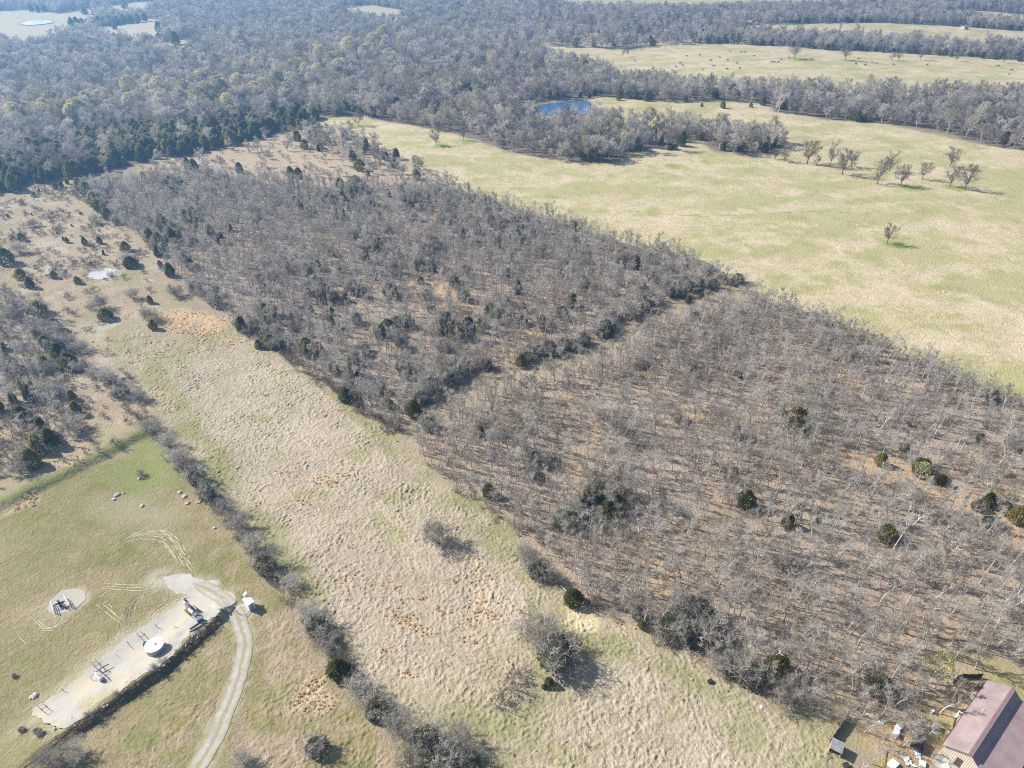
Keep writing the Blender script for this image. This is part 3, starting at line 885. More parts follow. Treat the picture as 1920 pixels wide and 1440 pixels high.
def offs(px, ds):
    out = []
    base = smooth_line(WP(px), 1.0)
    d = np.gradient(base, axis=0)
    nrm = np.stack([-d[:, 1], d[:, 0]], 1)
    nrm /= np.linalg.norm(nrm, axis=1)[:, None]
    for k, q in enumerate(ds):
        a, b = int(rng.integers(0, max(1, len(base) // 4))), len(base) - int(rng.integers(0, max(1, len(base) // 5)))
        ph = rng.uniform(-0.3, 0.3)
        tt = np.linspace(0, 1, len(base))
        out.append((base + nrm * (q + ph * (tt - 0.5) * 2)[:, None])[a:b:2])
    return [o for o in out if len(o) > 3]
pale = offs([(203, 1042), (222, 1022), (255, 1008), (295, 1003), (325, 1022), (345, 1055), (362, 1078)], (-1.4, -0.9, -0.4, 0.1, 0.5, 1.0, 1.5))
pale += offs([(210, 1018), (250, 1002), (300, 997), (330, 1012), (338, 1040)], (-0.5, 0.4))
pale += offs([(243, 1178), (242, 1150), (255, 1125), (285, 1108), (330, 1098)], (-0.9, -0.3, 0.3, 0.9))
pale += offs([(262, 1178), (285, 1150), (320, 1125), (370, 1112)], (-0.5, 0.2))
pale += offs([(180, 1125), (205, 1142), (240, 1168)], (-0.8, 0.0, 0.6))
pale += offs([(170, 1160), (200, 1140), (225, 1128)], (0.0, 0.5))
pale += offs([(60, 1150), (75, 1172), (95, 1180), (120, 1165), (160, 1148)], (-0.6, 0.0, 0.5))
pale += offs([(28, 1175), (38, 1195), (55, 1215)], (0.0,))
pale += offs([(165, 1095), (215, 1098), (270, 1100), (320, 1093)], (-0.9, -0.2, 0.5))
pale += offs([(180, 1213), (215, 1205), (245, 1185)], (-0.2, 0.4))
ribbon('tyre_track', pale, 0.2, M['track'], 0.045, 'pale looping tyre tracks worn in the lawn', 0.1, 2, 0.42)
dark = offs([(240, 1175), (239, 1148), (252, 1122), (280, 1106)], (-0.6, 0.05, 0.6)) + offs([(265, 1172), (288, 1146), (322, 1122)], (-0.1,)) + offs([(172, 1172), (195, 1148), (220, 1130)], (-0.4, 0.25)) + offs([(362, 1076), (378, 1060), (388, 1052)], (0, 0.5))
ribbon('shaded_tyre_track', dark, 0.2, M['shaded_mud'], 0.052, 'muddy tyre ruts with painted shade curving off the pad', 0.06, 2, 0.3)  # flat dark strips that paint the shaded ruts
ribbon('meadow_trail', offs([(770, 1300), (820, 1265), (870, 1225), (890, 1195)], (0, 1.2)) + offs([(900, 1340), (930, 1300), (960, 1270)], (0,)), 0.22, M['shaded_mud'], 0.05, 'faint wheel ruts through the tan meadow', 0.06, 2, 0.35)
ribbon('pasture_trail', [WP([(1150, 392), (1300, 405), (1420, 402), (1520, 396), (1640, 400)])], 0.55, varied('green_rut', (0.25, 0.25, 0.10), (0.31, 0.30, 0.14), 0.5), 0.05, 'faint green vehicle trail across the pasture', 0.25, 2, 0.42)

def water(name, key, c, rough, label):
    m, nt, B, N, L = node_mat(name)
    g = N.new('ShaderNodeNewGeometry')
    B.inputs['Base Color'].default_value = (*c, 1)
    B.inputs['Roughness'].default_value = rough
    B.inputs['Specular IOR Level'].default_value = 0.5
    n = noise_node(N, L, 0.8, 3, 0.5, g.outputs['Position'])
    b = N.new('ShaderNodeBump'); b.inputs['Strength'].default_value = 0.04; b.inputs['Distance'].default_value = 0.1
    L.new(n.outputs['Fac'], b.inputs['Height']); L.new(b.outputs['Normal'], B.inputs['Normal'])
    o = sheet(name, G[key], m, 0.0, 0.95 if key == 'small_pond' else 1.0, 0.5, label, cell=50)
    zs = [v.co.z for v in o.data.vertices]
    zt = max(zs) + 0.06
    for v in o.data.vertices:
        v.co.z = zt
    return o
water('stock_pond_water', 'small_pond', (0.46, 0.44, 0.41), 0.12, 'small stock pond with milky painted sky reflection in the scrub at left')  # pale muddy base colour also carries the bright sky reflection
water('pond_water', 'far_pond', (0.05, 0.12, 0.26), 0.03, 'blue pond beyond the round wood')
water('far_pond_water', 'glint_pond', (0.62, 0.62, 0.62), 0.1, 'pond with painted white glint in the far left field')  # sun glint painted in as a near white base colour

# ------------------------------------------------------------------ plants: prototypes
def unit(v):
    return v / (np.linalg.norm(v) + 1e-9)

def rand_perp(d, r):
    a = r.normal(size=3)
    a -= d * a.dot(d)
    return unit(a)

def bare_tree(seed, h, spread, limbs, nb, ns, nt, trunk_frac=0.4, tw=0.03, lean=0.05, multi=False, up=0.35, trunk_r=None, twl=0.75):
    """returns (trunk MB, crown MB): trunk with main limbs, crown of branches and twigs"""
    r = np.random.default_rng(seed)
    T, C = MB(), MB()
    tr = trunk_r or h * 0.016
    starts = []
    if not multi:
        p = np.array([0, 0, -0.15])
        d = unit(np.array([r.normal() * lean, r.normal() * lean, 1.0]))
        nseg = 4
        L = h * trunk_frac / nseg
        rad = tr * 1.25
        for k in range(nseg):
            q = p + d * L
            r2 = tr * (1 - 0.08 * k)
            T.tube(p, q, rad, r2, 6, 0, False)
            p, rad = q, r2
            d = unit(d + r.normal(size=3) * 0.07)
            if k >= 1 and r.random() < 0.6:
                starts.append((p.copy(), 0.6))
        lead = p
        for k in range(3):
            q = p + d * h * 0.16
            T.tube(p, q, rad, rad * 0.68, 5, 0, False)
            p, rad = q, rad * 0.68
            d = unit(d + r.normal(size=3) * 0.16 + np.array([0, 0, 0.1]))
            starts += [(p.copy(), 0.95 - 0.15 * k)] * 2
        starts += [(lead, 1.0)] * max(1, limbs - len(starts))
    else:
        starts = [(np.array([r.normal() * 0.25, r.normal() * 0.25, -0.1]), 1.0) for _ in range(limbs)]
    ph = r.random() * 6.28
    for i, (p, sl) in enumerate(starts):
        a = ph + i * 2.399 + r.normal() * 0.25
        tilt = (0.55 + 0.5 * r.random()) if not multi else (0.15 + 0.9 * r.random() ** 0.8)
        out = np.array([math.cos(a), math.sin(a), 0.0])
        d = unit(out * math.sin(tilt) + np.array([0, 0, 1]) * math.cos(tilt))
        if not multi:
            L = (spread * (0.75 + 0.4 * r.random())) * sl
        else:
            L = (spread * math.sin(tilt) + h * math.cos(tilt)) * (0.7 + 0.3 * r.random())
        rad = (tr * 0.55 * sl) if not multi else tr * (0.6 + 0.5 * r.random())
        nseg = 4
        pts = [p.copy()]
        for k in range(nseg):
            q = pts[-1] + d * L / nseg
            if q[2] > h: q[2] = h - 0.1 * r.random()
            r2 = rad * 0.74
            T.tube(pts[-1], q, rad, r2, 4, 0, False)
            pts.append(q); rad = r2
            d = unit(d + r.normal(size=3) * 0.17 + np.array([0, 0, up * 0.5]))
        for b in range(nb):
            t = (0.25 + 0.75 * (b + r.random()) / nb) * nseg
            k = min(nseg - 1, int(t))
            bp = pts[k] + (pts[k + 1] - pts[k]) * (t - k)
            ax = unit(pts[k + 1] - pts[k])
            bd = unit(ax * 0.75 + rand_perp(ax, r) * 0.9 + np.array([0, 0, up]))
            bl = L * 0.48 * (1.1 - 0.55 * t / nseg) * (0.7 + 0.6 * r.random())
            br = max(0.018, tr * 0.15)
            m_ = bp + bd * bl * 0.5
            bd2 = unit(bd + r.normal(size=3) * 0.22 + np.array([0, 0, up * 0.4]))
            e_ = m_ + bd2 * bl * 0.5
            C.tube(bp, m_, br, br * 0.7, 3, 0, False)
            C.tube(m_, e_, br * 0.7, br * 0.35, 3, 0, False)
            for s_ in range(ns):
                u_ = 0.2 + 0.8 * (s_ + r.random()) / ns
                sp = bp + (m_ - bp) * min(1, u_ * 2) if u_ < 0.5 else m_ + (e_ - m_) * (u_ * 2 - 1)
                sd = unit(bd2 * 0.7 + rand_perp(bd2, r) * 0.95 + np.array([0, 0, up]))
                sl_ = bl * 0.42 * (0.6 + 0.7 * r.random())
                se = sp + sd * sl_
                w = tw * 1.3
                pr = rand_perp(sd, r) * w * 0.5
                C.add([sp - pr, sp + pr, se + pr * 0.4, se - pr * 0.4], [(0, 1, 2, 3)], 0)
                for t_ in range(nt):
                    f_ = 0.25 + 0.75 * (t_ + r.random()) / nt
                    tp = sp + (se - sp) * f_
                    td = unit(sd * 0.7 + rand_perp(sd, r) * 0.9 + np.array([0, 0, up]))
                    tl = twl * (0.55 + 0.7 * r.random())
                    pr = rand_perp(td, r) * tw * 0.5
                    C.add([tp - pr, tp + pr, tp + td * tl], [(0, 1, 2)], 1)
    return T, C

def leafy(seed, n, prof, size, h, base=0.0, flat=0.0, fill=0.45):
    """cloud of leaf-sprig faces filling a volume whose radius at height fraction t is prof(t)"""
    r = np.random.default_rng(seed)
    C = MB()
    lob = [(r.random() * 6.28, r.random(), 0.75 + 0.5 * r.random()) for _ in range(9)]
    for i in range(n):
        t = r.random() ** 0.9
        a = r.random() * 6.28
        k = 1.0
        for la, lt, lk in lob:
            da = abs((a - la + math.pi) % (2 * math.pi) - math.pi)
            k += (lk - 1) * 1.9 * math.exp(-(da / 0.5) ** 2 - ((t - lt) / 0.16) ** 2)
        rr = prof(t) * k * (fill + (1 - fill) * r.random() ** 0.45)
        p = np.array([rr * math.cos(a), rr * math.sin(a), base + t * (h - base)])
        out = unit(np.array([math.cos(a), math.sin(a), 0.25 + 1.3 * t * t]))
        d = unit(out + r.normal(size=3) * 0.55 + np.array([0, 0, 0.45]))
        s = size * (0.6 + 0.8 * r.random())
        w = rand_perp(d, r) * s * 0.34
        C.add([p - w * 0.5, p + d * s * 0.5 - w, p + d * s, p + d * s * 0.45 + w], [(0, 1, 2, 3)], 0)
    return C

class Proto:
    def __init__(s, parts):
        """parts: list of (part name, MB, [materials])"""
        s.meshes = []
        big = MB()
        mats = []
        for nm, mb, ms in parts:
            s.meshes.append((nm, mb.mesh(nm, *ms)))
            o = len(big.v)
            k0 = len(mats)
            mats += ms
            big.v += mb.v
            big.f += [tuple(i + o for i in f) for f in mb.f]
            big.m += [k0 + i for i in mb.m]
        s.joined = bpy.data.objects.new('plant_source', big.mesh('plant', *mats))

SLIM = []
for k in range(7):
    h = 8.0
    T, C = bare_tree(100 + k, h, 1.6 + 0.35 * (k % 3), 7 + k % 2, 5, 5, 3, 0.44 + 0.05 * (k % 3), 0.028, 0.07, trunk_r=0.115, up=0.55)
    SLIM.append(Proto([('trunk', T, [M['bark'] if k % 3 else M['pale_bark']]), ('crown', C, [M['bark'] if k % 2 else M['pale_bark'], M['twig']])]))
for k, (sp_, li_, tf_, ln_, h_) in enumerate([(1.1, 5, 0.55, 0.04, 8.0), (2.6, 8, 0.3, 0.1, 7.0), (2.2, 7, 0.36, 0.16, 7.6)]):
    T, C = bare_tree(130 + k, h_, sp_, li_, 5, 5, 4, tf_, 0.032, ln_, trunk_r=0.13, up=0.35)
    SLIM.append(Proto([('trunk', T, [M['pale_bark'] if k else M['bark']]), ('crown', C, [M['pale_bark'] if k != 1 else M['bark'], M['twig']])]))
for k in range(2):
    T, C = bare_tree(140 + k, 6.5, 1.8, 5, 6, 5, 4, 0, 0.032, multi=True, up=0.5, trunk_r=0.07)
    SLIM.append(Proto([('trunk', T, [M['bark']]), ('crown', C, [M['bark'], M['twig']])]))
ROUND = []
for k in range(5):
    T, C = bare_tree(200 + k, 11.0, 4.4, 10, 7, 6, 5, 0.26, 0.06, 0.04, trunk_r=0.19, twl=1.0, up=0.25)
    ROUND.append(Proto([('trunk', T, [M['bark']]), ('crown', C, [M['bark'], M['far_twig']])]))
M['dark_bark'] = varied('dark_bark', (0.10, 0.085, 0.07), (0.2, 0.175, 0.15), 1.2, per_object=0.4)
M['field_twig'] = varied('brown_twigs', (0.14, 0.12, 0.105), (0.28, 0.25, 0.22), 0.5, per_object=0.5, thin=0.25)
M['pale_twig'] = varied('pale_twigs', (0.42, 0.38, 0.33), (0.66, 0.61, 0.53), 0.3, per_object=0.7, thin=0.4)
M['olive_twig'] = varied('olive_twigs', (0.30, 0.28, 0.16), (0.48, 0.44, 0.28), 0.3, per_object=0.7, thin=0.4)
for k in range(3):
    T, C = bare_tree(250 + k, 12.0, 5.0, 10, 7, 6, 5, 0.26, 0.06, 0.04, trunk_r=0.2, twl=1.0, up=0.22)
    ROUND.append(Proto([('trunk', T, [M['pale_bark']]), ('crown', C, [M['pale_bark'], M['pale_twig'] if k < 2 else M['olive_twig']])]))
FIELD = []
for k in range(4):
    T, C = bare_tree(300 + k, 9.0, 4.6, 13, 8, 6, 5, 0.24, 0.032, 0.05, up=0.12, trunk_r=0.2)
    FIELD.append(Proto([('trunk', T, [M['dark_bark']]), ('crown', C, [M['dark_bark'], M['field_twig']])]))
SHRUB = []
for k in range(5):
    T, C = bare_tree(400 + k, 4.0, 2.6, 17, 8, 6, 5, 0, 0.036, multi=True, up=0.25, trunk_r=0.055, twl=0.6)
    SHRUB.append(Proto([('stem', T, [M['bark']]), ('crown', C, [M['bark'], M['twig']])]))
def cedar_profile(R_, e=0.55):
    return lambda t: R_ * (math.sin(math.pi * min(1, 0.14 + 0.86 * t)) ** e) * (1 - 0.45 * t) + 0.05
CEDAR = []
for k in range(6):
    R_ = [1.75, 2.0, 1.5, 2.2, 1.9, 2.5][k]
    h = 5.0
    C = leafy(500 + k, 1900, cedar_profile(R_), 0.44, h, 0.15, fill=0.3)
    T = MB()
    T.tube((0, 0, -0.1), (0.03, 0.02, 2.2), 0.12, 0.09, 6)
    T.tube((0.03, 0.02, 2.2), (0, 0, 4.4), 0.09, 0.02, 5)
    CEDAR.append(Proto([('trunk', T, [M['bark']]), ('crown', C, [M['cedar']])]))
MIXED = []          # evergreen clump grown through with bare branches
for k in range(3):
    T, C = bare_tree(600 + k, 4.6, 3.0, 14, 7, 5, 5, 0, 0.04, multi=True, up=0.3, trunk_r=0.075, twl=0.7)
    E_ = leafy(650 + k, 800, lambda t: 2.2 * math.sin(math.pi * min(1, 0.2 + 0.8 * t)) ** 0.6 + 0.05, 0.45, 3.7, 0.1)
    MIXED.append(Proto([('stem', T, [M['pale_bark']]), ('crown', C, [M['pale_bark'], M['twig']]), ('leaves', E_, [M['evergreen']])]))
CREAM = []
for k in range(3):
    T, C = bare_tree(700 + k, 12.0, 4.6, 9, 6, 4, 3, 0.28, 0.06, 0.04, trunk_r=0.2, twl=1.0)
    E_ = leafy(750 + k, 1700, lambda t: 5.3 * math.sin(math.pi * min(1, 0.12 + 0.84 * t)) ** 0.7 + 0.05, 0.75, 12.3, 4.0, fill=0.45)
    CREAM.append(Proto([('trunk', T, [M['pale_bark']]), ('crown', C, [M['pale_bark'], M['far_twig']]), ('blossom', E_, [M['catkin']])]))
BUDDED = []
for k in range(2):
    T, C = bare_tree(800 + k, 7.0, 2.6, 8, 6, 4, 3, 0.3, 0.036, 0.06, trunk_r=0.11)
    E_ = leafy(850 + k, 420, lambda t: 2.3 * math.sin(math.pi * min(1, 0.12 + 0.84 * t)) ** 0.7 + 0.05, 0.36, 7.0, 2.8, fill=0.2)
    BUDDED.append(Proto([('trunk', T, [M['pale_bark']]), ('crown', C, [M['pale_bark'], M['twig']]), ('bud', E_, [M['leaf_bud']])]))
BRUSH = []
for k in range(3):
    T, C = bare_tree(900 + k, 1.7, 1.3, 9, 4, 3, 3, 0, 0.045, multi=True, up=0.25, trunk_r=0.03, twl=0.4)
    T.v += []
    BRUSH.append(Proto([('stem', T, [M['brush']]), ('crown', C, [M['brush'], M['brush']])]))

def plant(name, proto, x, y, h, h0, label, cat, group=None, rz=None, wide=1.0, tilt=0.0):
    z = hz1(x, y)
    s = h / h0
    o = empty(name, (x, y, z), random.uniform(0, 6.28) if rz is None else rz, (s * wide, s * wide, s))
    if tilt:
        o.rotation_euler = (random.uniform(-tilt, tilt), random.uniform(-tilt, tilt), o.rotation_euler[2])
    tag(o, label, cat, group)
    for nm, me in proto.meshes:
        p = bpy.data.objects.new(nm, me)
        col.objects.link(p)
        p.parent = o
        if nm in ('bud', 'blossom', 'leaves'): p['kind'] = 'stuff'
    return o

def scatter(name, protos, pts, scl, label, idx=None, tilt=0.06, cat=None):
    """ONE object: a point cloud that instances source plants (uncountable growth)"""
    n = len(pts)
    pts = np.asarray(pts, float)
    z = hz(pts[:, 0], pts[:, 1])
    me = bpy.data.meshes.new(name)
    me.vertices.add(n)
    me.vertices.foreach_set('co', np.stack([pts[:, 0], pts[:, 1], z], 1).astype(np.float32).ravel())
    def attr(nm, typ, field, arr):
        a = me.attributes.new(nm, typ, 'POINT')
        a.data.foreach_set(field, arr)
    rot = np.stack([rng.normal(size=n) * tilt, rng.normal(size=n) * tilt, rng.uniform(0, 6.283, n)], 1)
    attr('turn', 'FLOAT_VECTOR', 'vector', rot.astype(np.float32).ravel())
    attr('size', 'FLOAT_VECTOR', 'vector', np.asarray(scl, np.float32).ravel())
    attr('pick', 'INT', 'value', (rng.integers(0, len(protos), n) if idx is None else idx).astype(np.int32))
    o = bpy.data.objects.new(name, me)
    col.objects.link(o)
    tag(o, label, cat, kind='stuff')
    ng = bpy.data.node_groups.new(name, 'GeometryNodeTree')
    ng.interface.new_socket('Geometry', in_out='INPUT', socket_type='NodeSocketGeometry')
    ng.interface.new_socket('Geometry', in_out='OUTPUT', socket_type='NodeSocketGeometry')
    N, L = ng.nodes, ng.links
    gi, go = N.new('NodeGroupInput'), N.new('NodeGroupOutput')
    iop = N.new('GeometryNodeInstanceOnPoints')
    j = N.new('GeometryNodeJoinGeometry')
    for p in protos:
        oi = N.new('GeometryNodeObjectInfo')
        oi.inputs['Object'].default_value = p
        oi.inputs['As Instance'].default_value = True
        L.new(oi.outputs['Geometry'], j.inputs[0])
    def named(nm, typ):
        a = N.new('GeometryNodeInputNamedAttribute')
        a.data_type = typ
        a.inputs['Name'].default_value = nm
        return a.outputs['Attribute']
    L.new(gi.outputs[0], iop.inputs['Points'])
    L.new(j.outputs[0], iop.inputs['Instance'])
    iop.inputs['Pick Instance'].default_value = True
    L.new(named('pick', 'INT'), iop.inputs['Instance Index'])
    e2r = N.new('FunctionNodeEulerToRotation')
    L.new(named('turn', 'FLOAT_VECTOR'), e2r.inputs[0])
    L.new(e2r.outputs[0], iop.inputs['Rotation'])
    L.new(named('size', 'FLOAT_VECTOR'), iop.inputs['Scale'])
    L.new(iop.outputs[0], go.inputs[0])
    mod = o.modifiers.new('growth', 'NODES')
    mod.node_group = ng
    return o

def fill(poly, spacing, dens=None, jitter=0.48, minus=(), edge=0.0, view=True):
    """jittered points inside polygon"""
    x0, y0 = poly.min(0); x1, y1 = poly.max(0)
    if view:
        y1 = min(y1, 1650); y0 = max(y0, 40)
        x0 = max(x0, -1150); x1 = min(x1, 1150)
    gx, gy = np.meshgrid(np.arange(x0, x1, spacing), np.arange(y0, y1, spacing))
    gx = gx.ravel() + rng.uniform(-jitter, jitter, gx.size) * spacing
    gy = gy.ravel() + rng.uniform(-jitter, jitter, gy.size) * spacing
    if view:   # a margin about the picture, for views from a step aside
        k = np.abs(gx) < gy * 0.86 + 45
        gx, gy = gx[k], gy[k]
    wx = gx + (fbm(gx, gy, 12, 301, 2) - 0.5) * 3.5
    wy = gy + (fbm(gx, gy, 12, 302, 2) - 0.5) * 3.5
    k = sdist(wx, wy, poly) > edge
    for m in minus:
        k &= sdist(gx, gy, m) < 1.5
    if dens is not None:
        k &= rng.random(gx.size) < dens(gx, gy)
    return np.stack([gx[k], gy[k]], 1)

# ------------------------------------------------------------------ woods
clearings = [G[k] for k in ('cattle_field', 'strip_field', 'far_strip', 'top_field', 'left_field', 'left_field_low', 'mid_gap', 'left_clearing', 'left_gap', 'left_top_gap', 'pond_clearing', 'tan_gap', 'pond_shore')]
CEDBAND = WP([(-300, 345), (0, 312), (40, 287), (110, 277), (200, 252), (330, 240), (450, 222), (560, 208), (605, 222), (560, 245), (480, 260), (400, 280), (330, 296), (280, 306), (180, 327), (120, 337), (60, 352), (0, 370), (-300, 395)])
FARSPARSE = WP([(1000, 40), (1250, 50), (1400, 50), (1420, 72), (1380, 82), (1240, 82), (1100, 86), (1000, 84)])

cedar_pts, cedar_h = [], []
bare_far = fill(G['far_forest'], 5.6, lambda x, y: np.where(sdist(x, y, FARSPARSE) > 0, 0.35, 0.62 + 0.38 * sstep(0.35, 0.5, fbm(x, y, 40, 311))) * np.where(sdist(x, y, CEDBAND) > 0, 0.28, 1.0), minus=clearings)
ced = fill(G['far_forest'], 7.5, lambda x, y: 0.03 + 0.4 * sstep(0.56, 0.70, fbm(x, y, 70, 312)) * np.where(x < 60, 1.0, 0.55), minus=clearings)
cedar_pts.append(ced); cedar_h.append(rng.uniform(4.5, 8.5, len(ced)))
ced = fill(CEDBAND, 4.4, lambda x, y: 0.3 + 0.6 * sstep(0.36, 0.55, fbm(x, y, 22, 313)), minus=[G['tan_gap']])
cedar_pts.append(ced); cedar_h.append(3.5 + 5.5 * rng.random(len(ced)) ** 1.2)

near_bare = []
gaps = [G['wood_lane'], G['wood_gap'], G['wood_gap_b']]
near_bare.append(fill(G['wood_e'], 2.5, lambda x, y: 0.55 + 0.45 * sstep(0.38, 0.55, fbm(x, y, 17, 321)), minus=gaps))
near_bare.append(fill(G['wood_w'], 2.65, lambda x, y: 0.6 + 0.4 * sstep(0.38, 0.55, fbm(x, y, 20, 322)), minus=gaps))
near_bare.append(fill(G['left_wood'], 3.6, lambda x, y: 0.75 + 0 * x))
near_bare = np.concatenate(near_bare)
LANE = WP([(785, 800), (840, 748), (930, 708), (1090, 670), (1150, 642), (1200, 605), (1320, 562), (1400, 540)])
near_bare = near_bare[line_dist(near_bare[:, 0], near_bare[:, 1], LANE)[0] > 3.8 + 1.6 * fbm(near_bare[:, 0], near_bare[:, 1], 6, 325, 2)]
ced = fill(G['wood_w'], 5.0, lambda x, y: 0.02 + 0.42 * sstep(0.58, 0.72, fbm(x, y, 26, 331)) * sstep(30, -90, x), minus=gaps)
cedar_pts.append(ced); cedar_h.append(rng.uniform(3, 6, len(ced)))
ced = fill(G['wood_e'], 6.0, lambda x, y: 0.02 + 0.14 * sstep(0.56, 0.7, fbm(x, y, 20, 332)), minus=gaps)
cedar_pts.append(ced); cedar_h.append(rng.uniform(1.5, 4.5, len(ced)))
ced = fill(G['spit'], 6.0, lambda x, y: 0.16 + 0 * x)
cedar_pts.append(ced); cedar_h.append(rng.uniform(3, 6, len(ced)))
ced = fill(G['left_wood'], 6.0, lambda x, y: 0.25 + 0 * x)
cedar_pts.append(ced); cedar_h.append(rng.uniform(3, 6, len(ced)))
# belt of small cedars under the far tree rows
row = smooth_line(WP([(1330, 80), (1400, 82), (1500, 87), (1560, 91), (1650, 94), (1760, 100), (1920, 110), (2050, 118)]), 6)
k = rng.random(len(row)) < 0.7
cedar_pts.append(row[k] + rng.normal(size=(k.sum(), 2)) * 3); cedar_h.append(rng.uniform(4, 7, k.sum()))

scrub = fill(G['scrub_strip'], 6.0, lambda x, y: np.where(sdist(x, y, G['spit']) > 0, 0.8, 0.22))
n_scrub = len(scrub)
bare_far = np.concatenate([bare_far, scrub])

# --- individuals of the near wood: the 300 largest in the picture
u_, v_ = project(near_bare[:, 0], near_bare[:, 1])
vis = (u_ > -20) & (u_ < 1940) & (v_ < 1470)
dist = np.hypot(near_bare[:, 0], near_bare[:, 1])
order = np.argsort(np.where(vis, dist, 1e9))
pick = order[:300]
rest = np.setdiff1d(np.arange(len(near_bare)), pick)
def near_zone(u, v, h):
    k = 'tall' if h > 7.6 else ('low' if h < 5.4 else 'slender')
    if u < 200: t = 'in the thicket at the left edge above the well lawn'
    elif u > 1760 and v > 1130: t = 'in the wood right above the ridge of the mauve roofed house'
    elif u > 1600 and v > 1200: t = 'in the wood left of the curved fence by the house'
    elif u > 1600 and v > 1130: t = 'in the wood between the two lanes and the house'
    elif u > 1600: t = 'in the right wood below its pale lane'
    elif v > 1260: t = 'at the lowest tip of the right wood near the straight fence'
    elif v > 1150: t = 'in the right wood just above the lower pale shrubs'
    elif u < 1080: t = 'at the meadow corner of the right wood'
    elif u < 1250: t = 'along the meadow edge behind the round olive cedar'
    elif u < 1420: t = 'in the right wood behind the long evergreen thicket'
    else: t = 'in the middle of the right wood on open leaf litter'
    return ('%s bare grey tree %s' % (k, t), 'bare trees ' + t)
for q in pick:
    h_t = 4.6 + 4.6 * rng.random() ** 1.2
    lb, gp = near_zone(u_[q], v_[q], h_t)
    plant('bare_tree', SLIM[int(rng.integers(0, len(SLIM)))], near_bare[q, 0], near_bare[q, 1], h_t, 8.0, lb, 'tree', gp, tilt=0.07)
s = (4.4 + 4.8 * rng.random(len(rest)) ** 1.2) / 8.0
w = s * rng.uniform(0.85, 1.25, len(rest))
scatter('bare_woodland', [p.joined for p in SLIM], near_bare[rest], np.stack([w, w, s], 1), 'bare grey oak woodland filling both near woods behind the nearest trees', cat='woodland')
s = 6.5 + 8.5 * rng.random(len(bare_far)) ** 1.3
s[-n_scrub:] *= np.where(sdist(scrub[:, 0], scrub[:, 1], G['spit']) > 0, 0.75, 0.55)
s = s / 11.0
w = s * rng.uniform(0.85, 1.2, len(bare_far))
pale_p = 0.04 + 0.5 * sstep(0.50, 0.66, fbm(bare_far[:, 0], bare_far[:, 1], 90, 315, 3))
f_idx = np.where(rng.random(len(bare_far)) < pale_p, 5 + rng.integers(0, 3, len(bare_far)), rng.integers(0, 5, len(bare_far)))
scatter('distant_forest', [p.joined for p in ROUND], bare_far, np.stack([w, w, s], 1), 'leafless hazy forest stretching to the far edge', idx=f_idx, cat='forest')

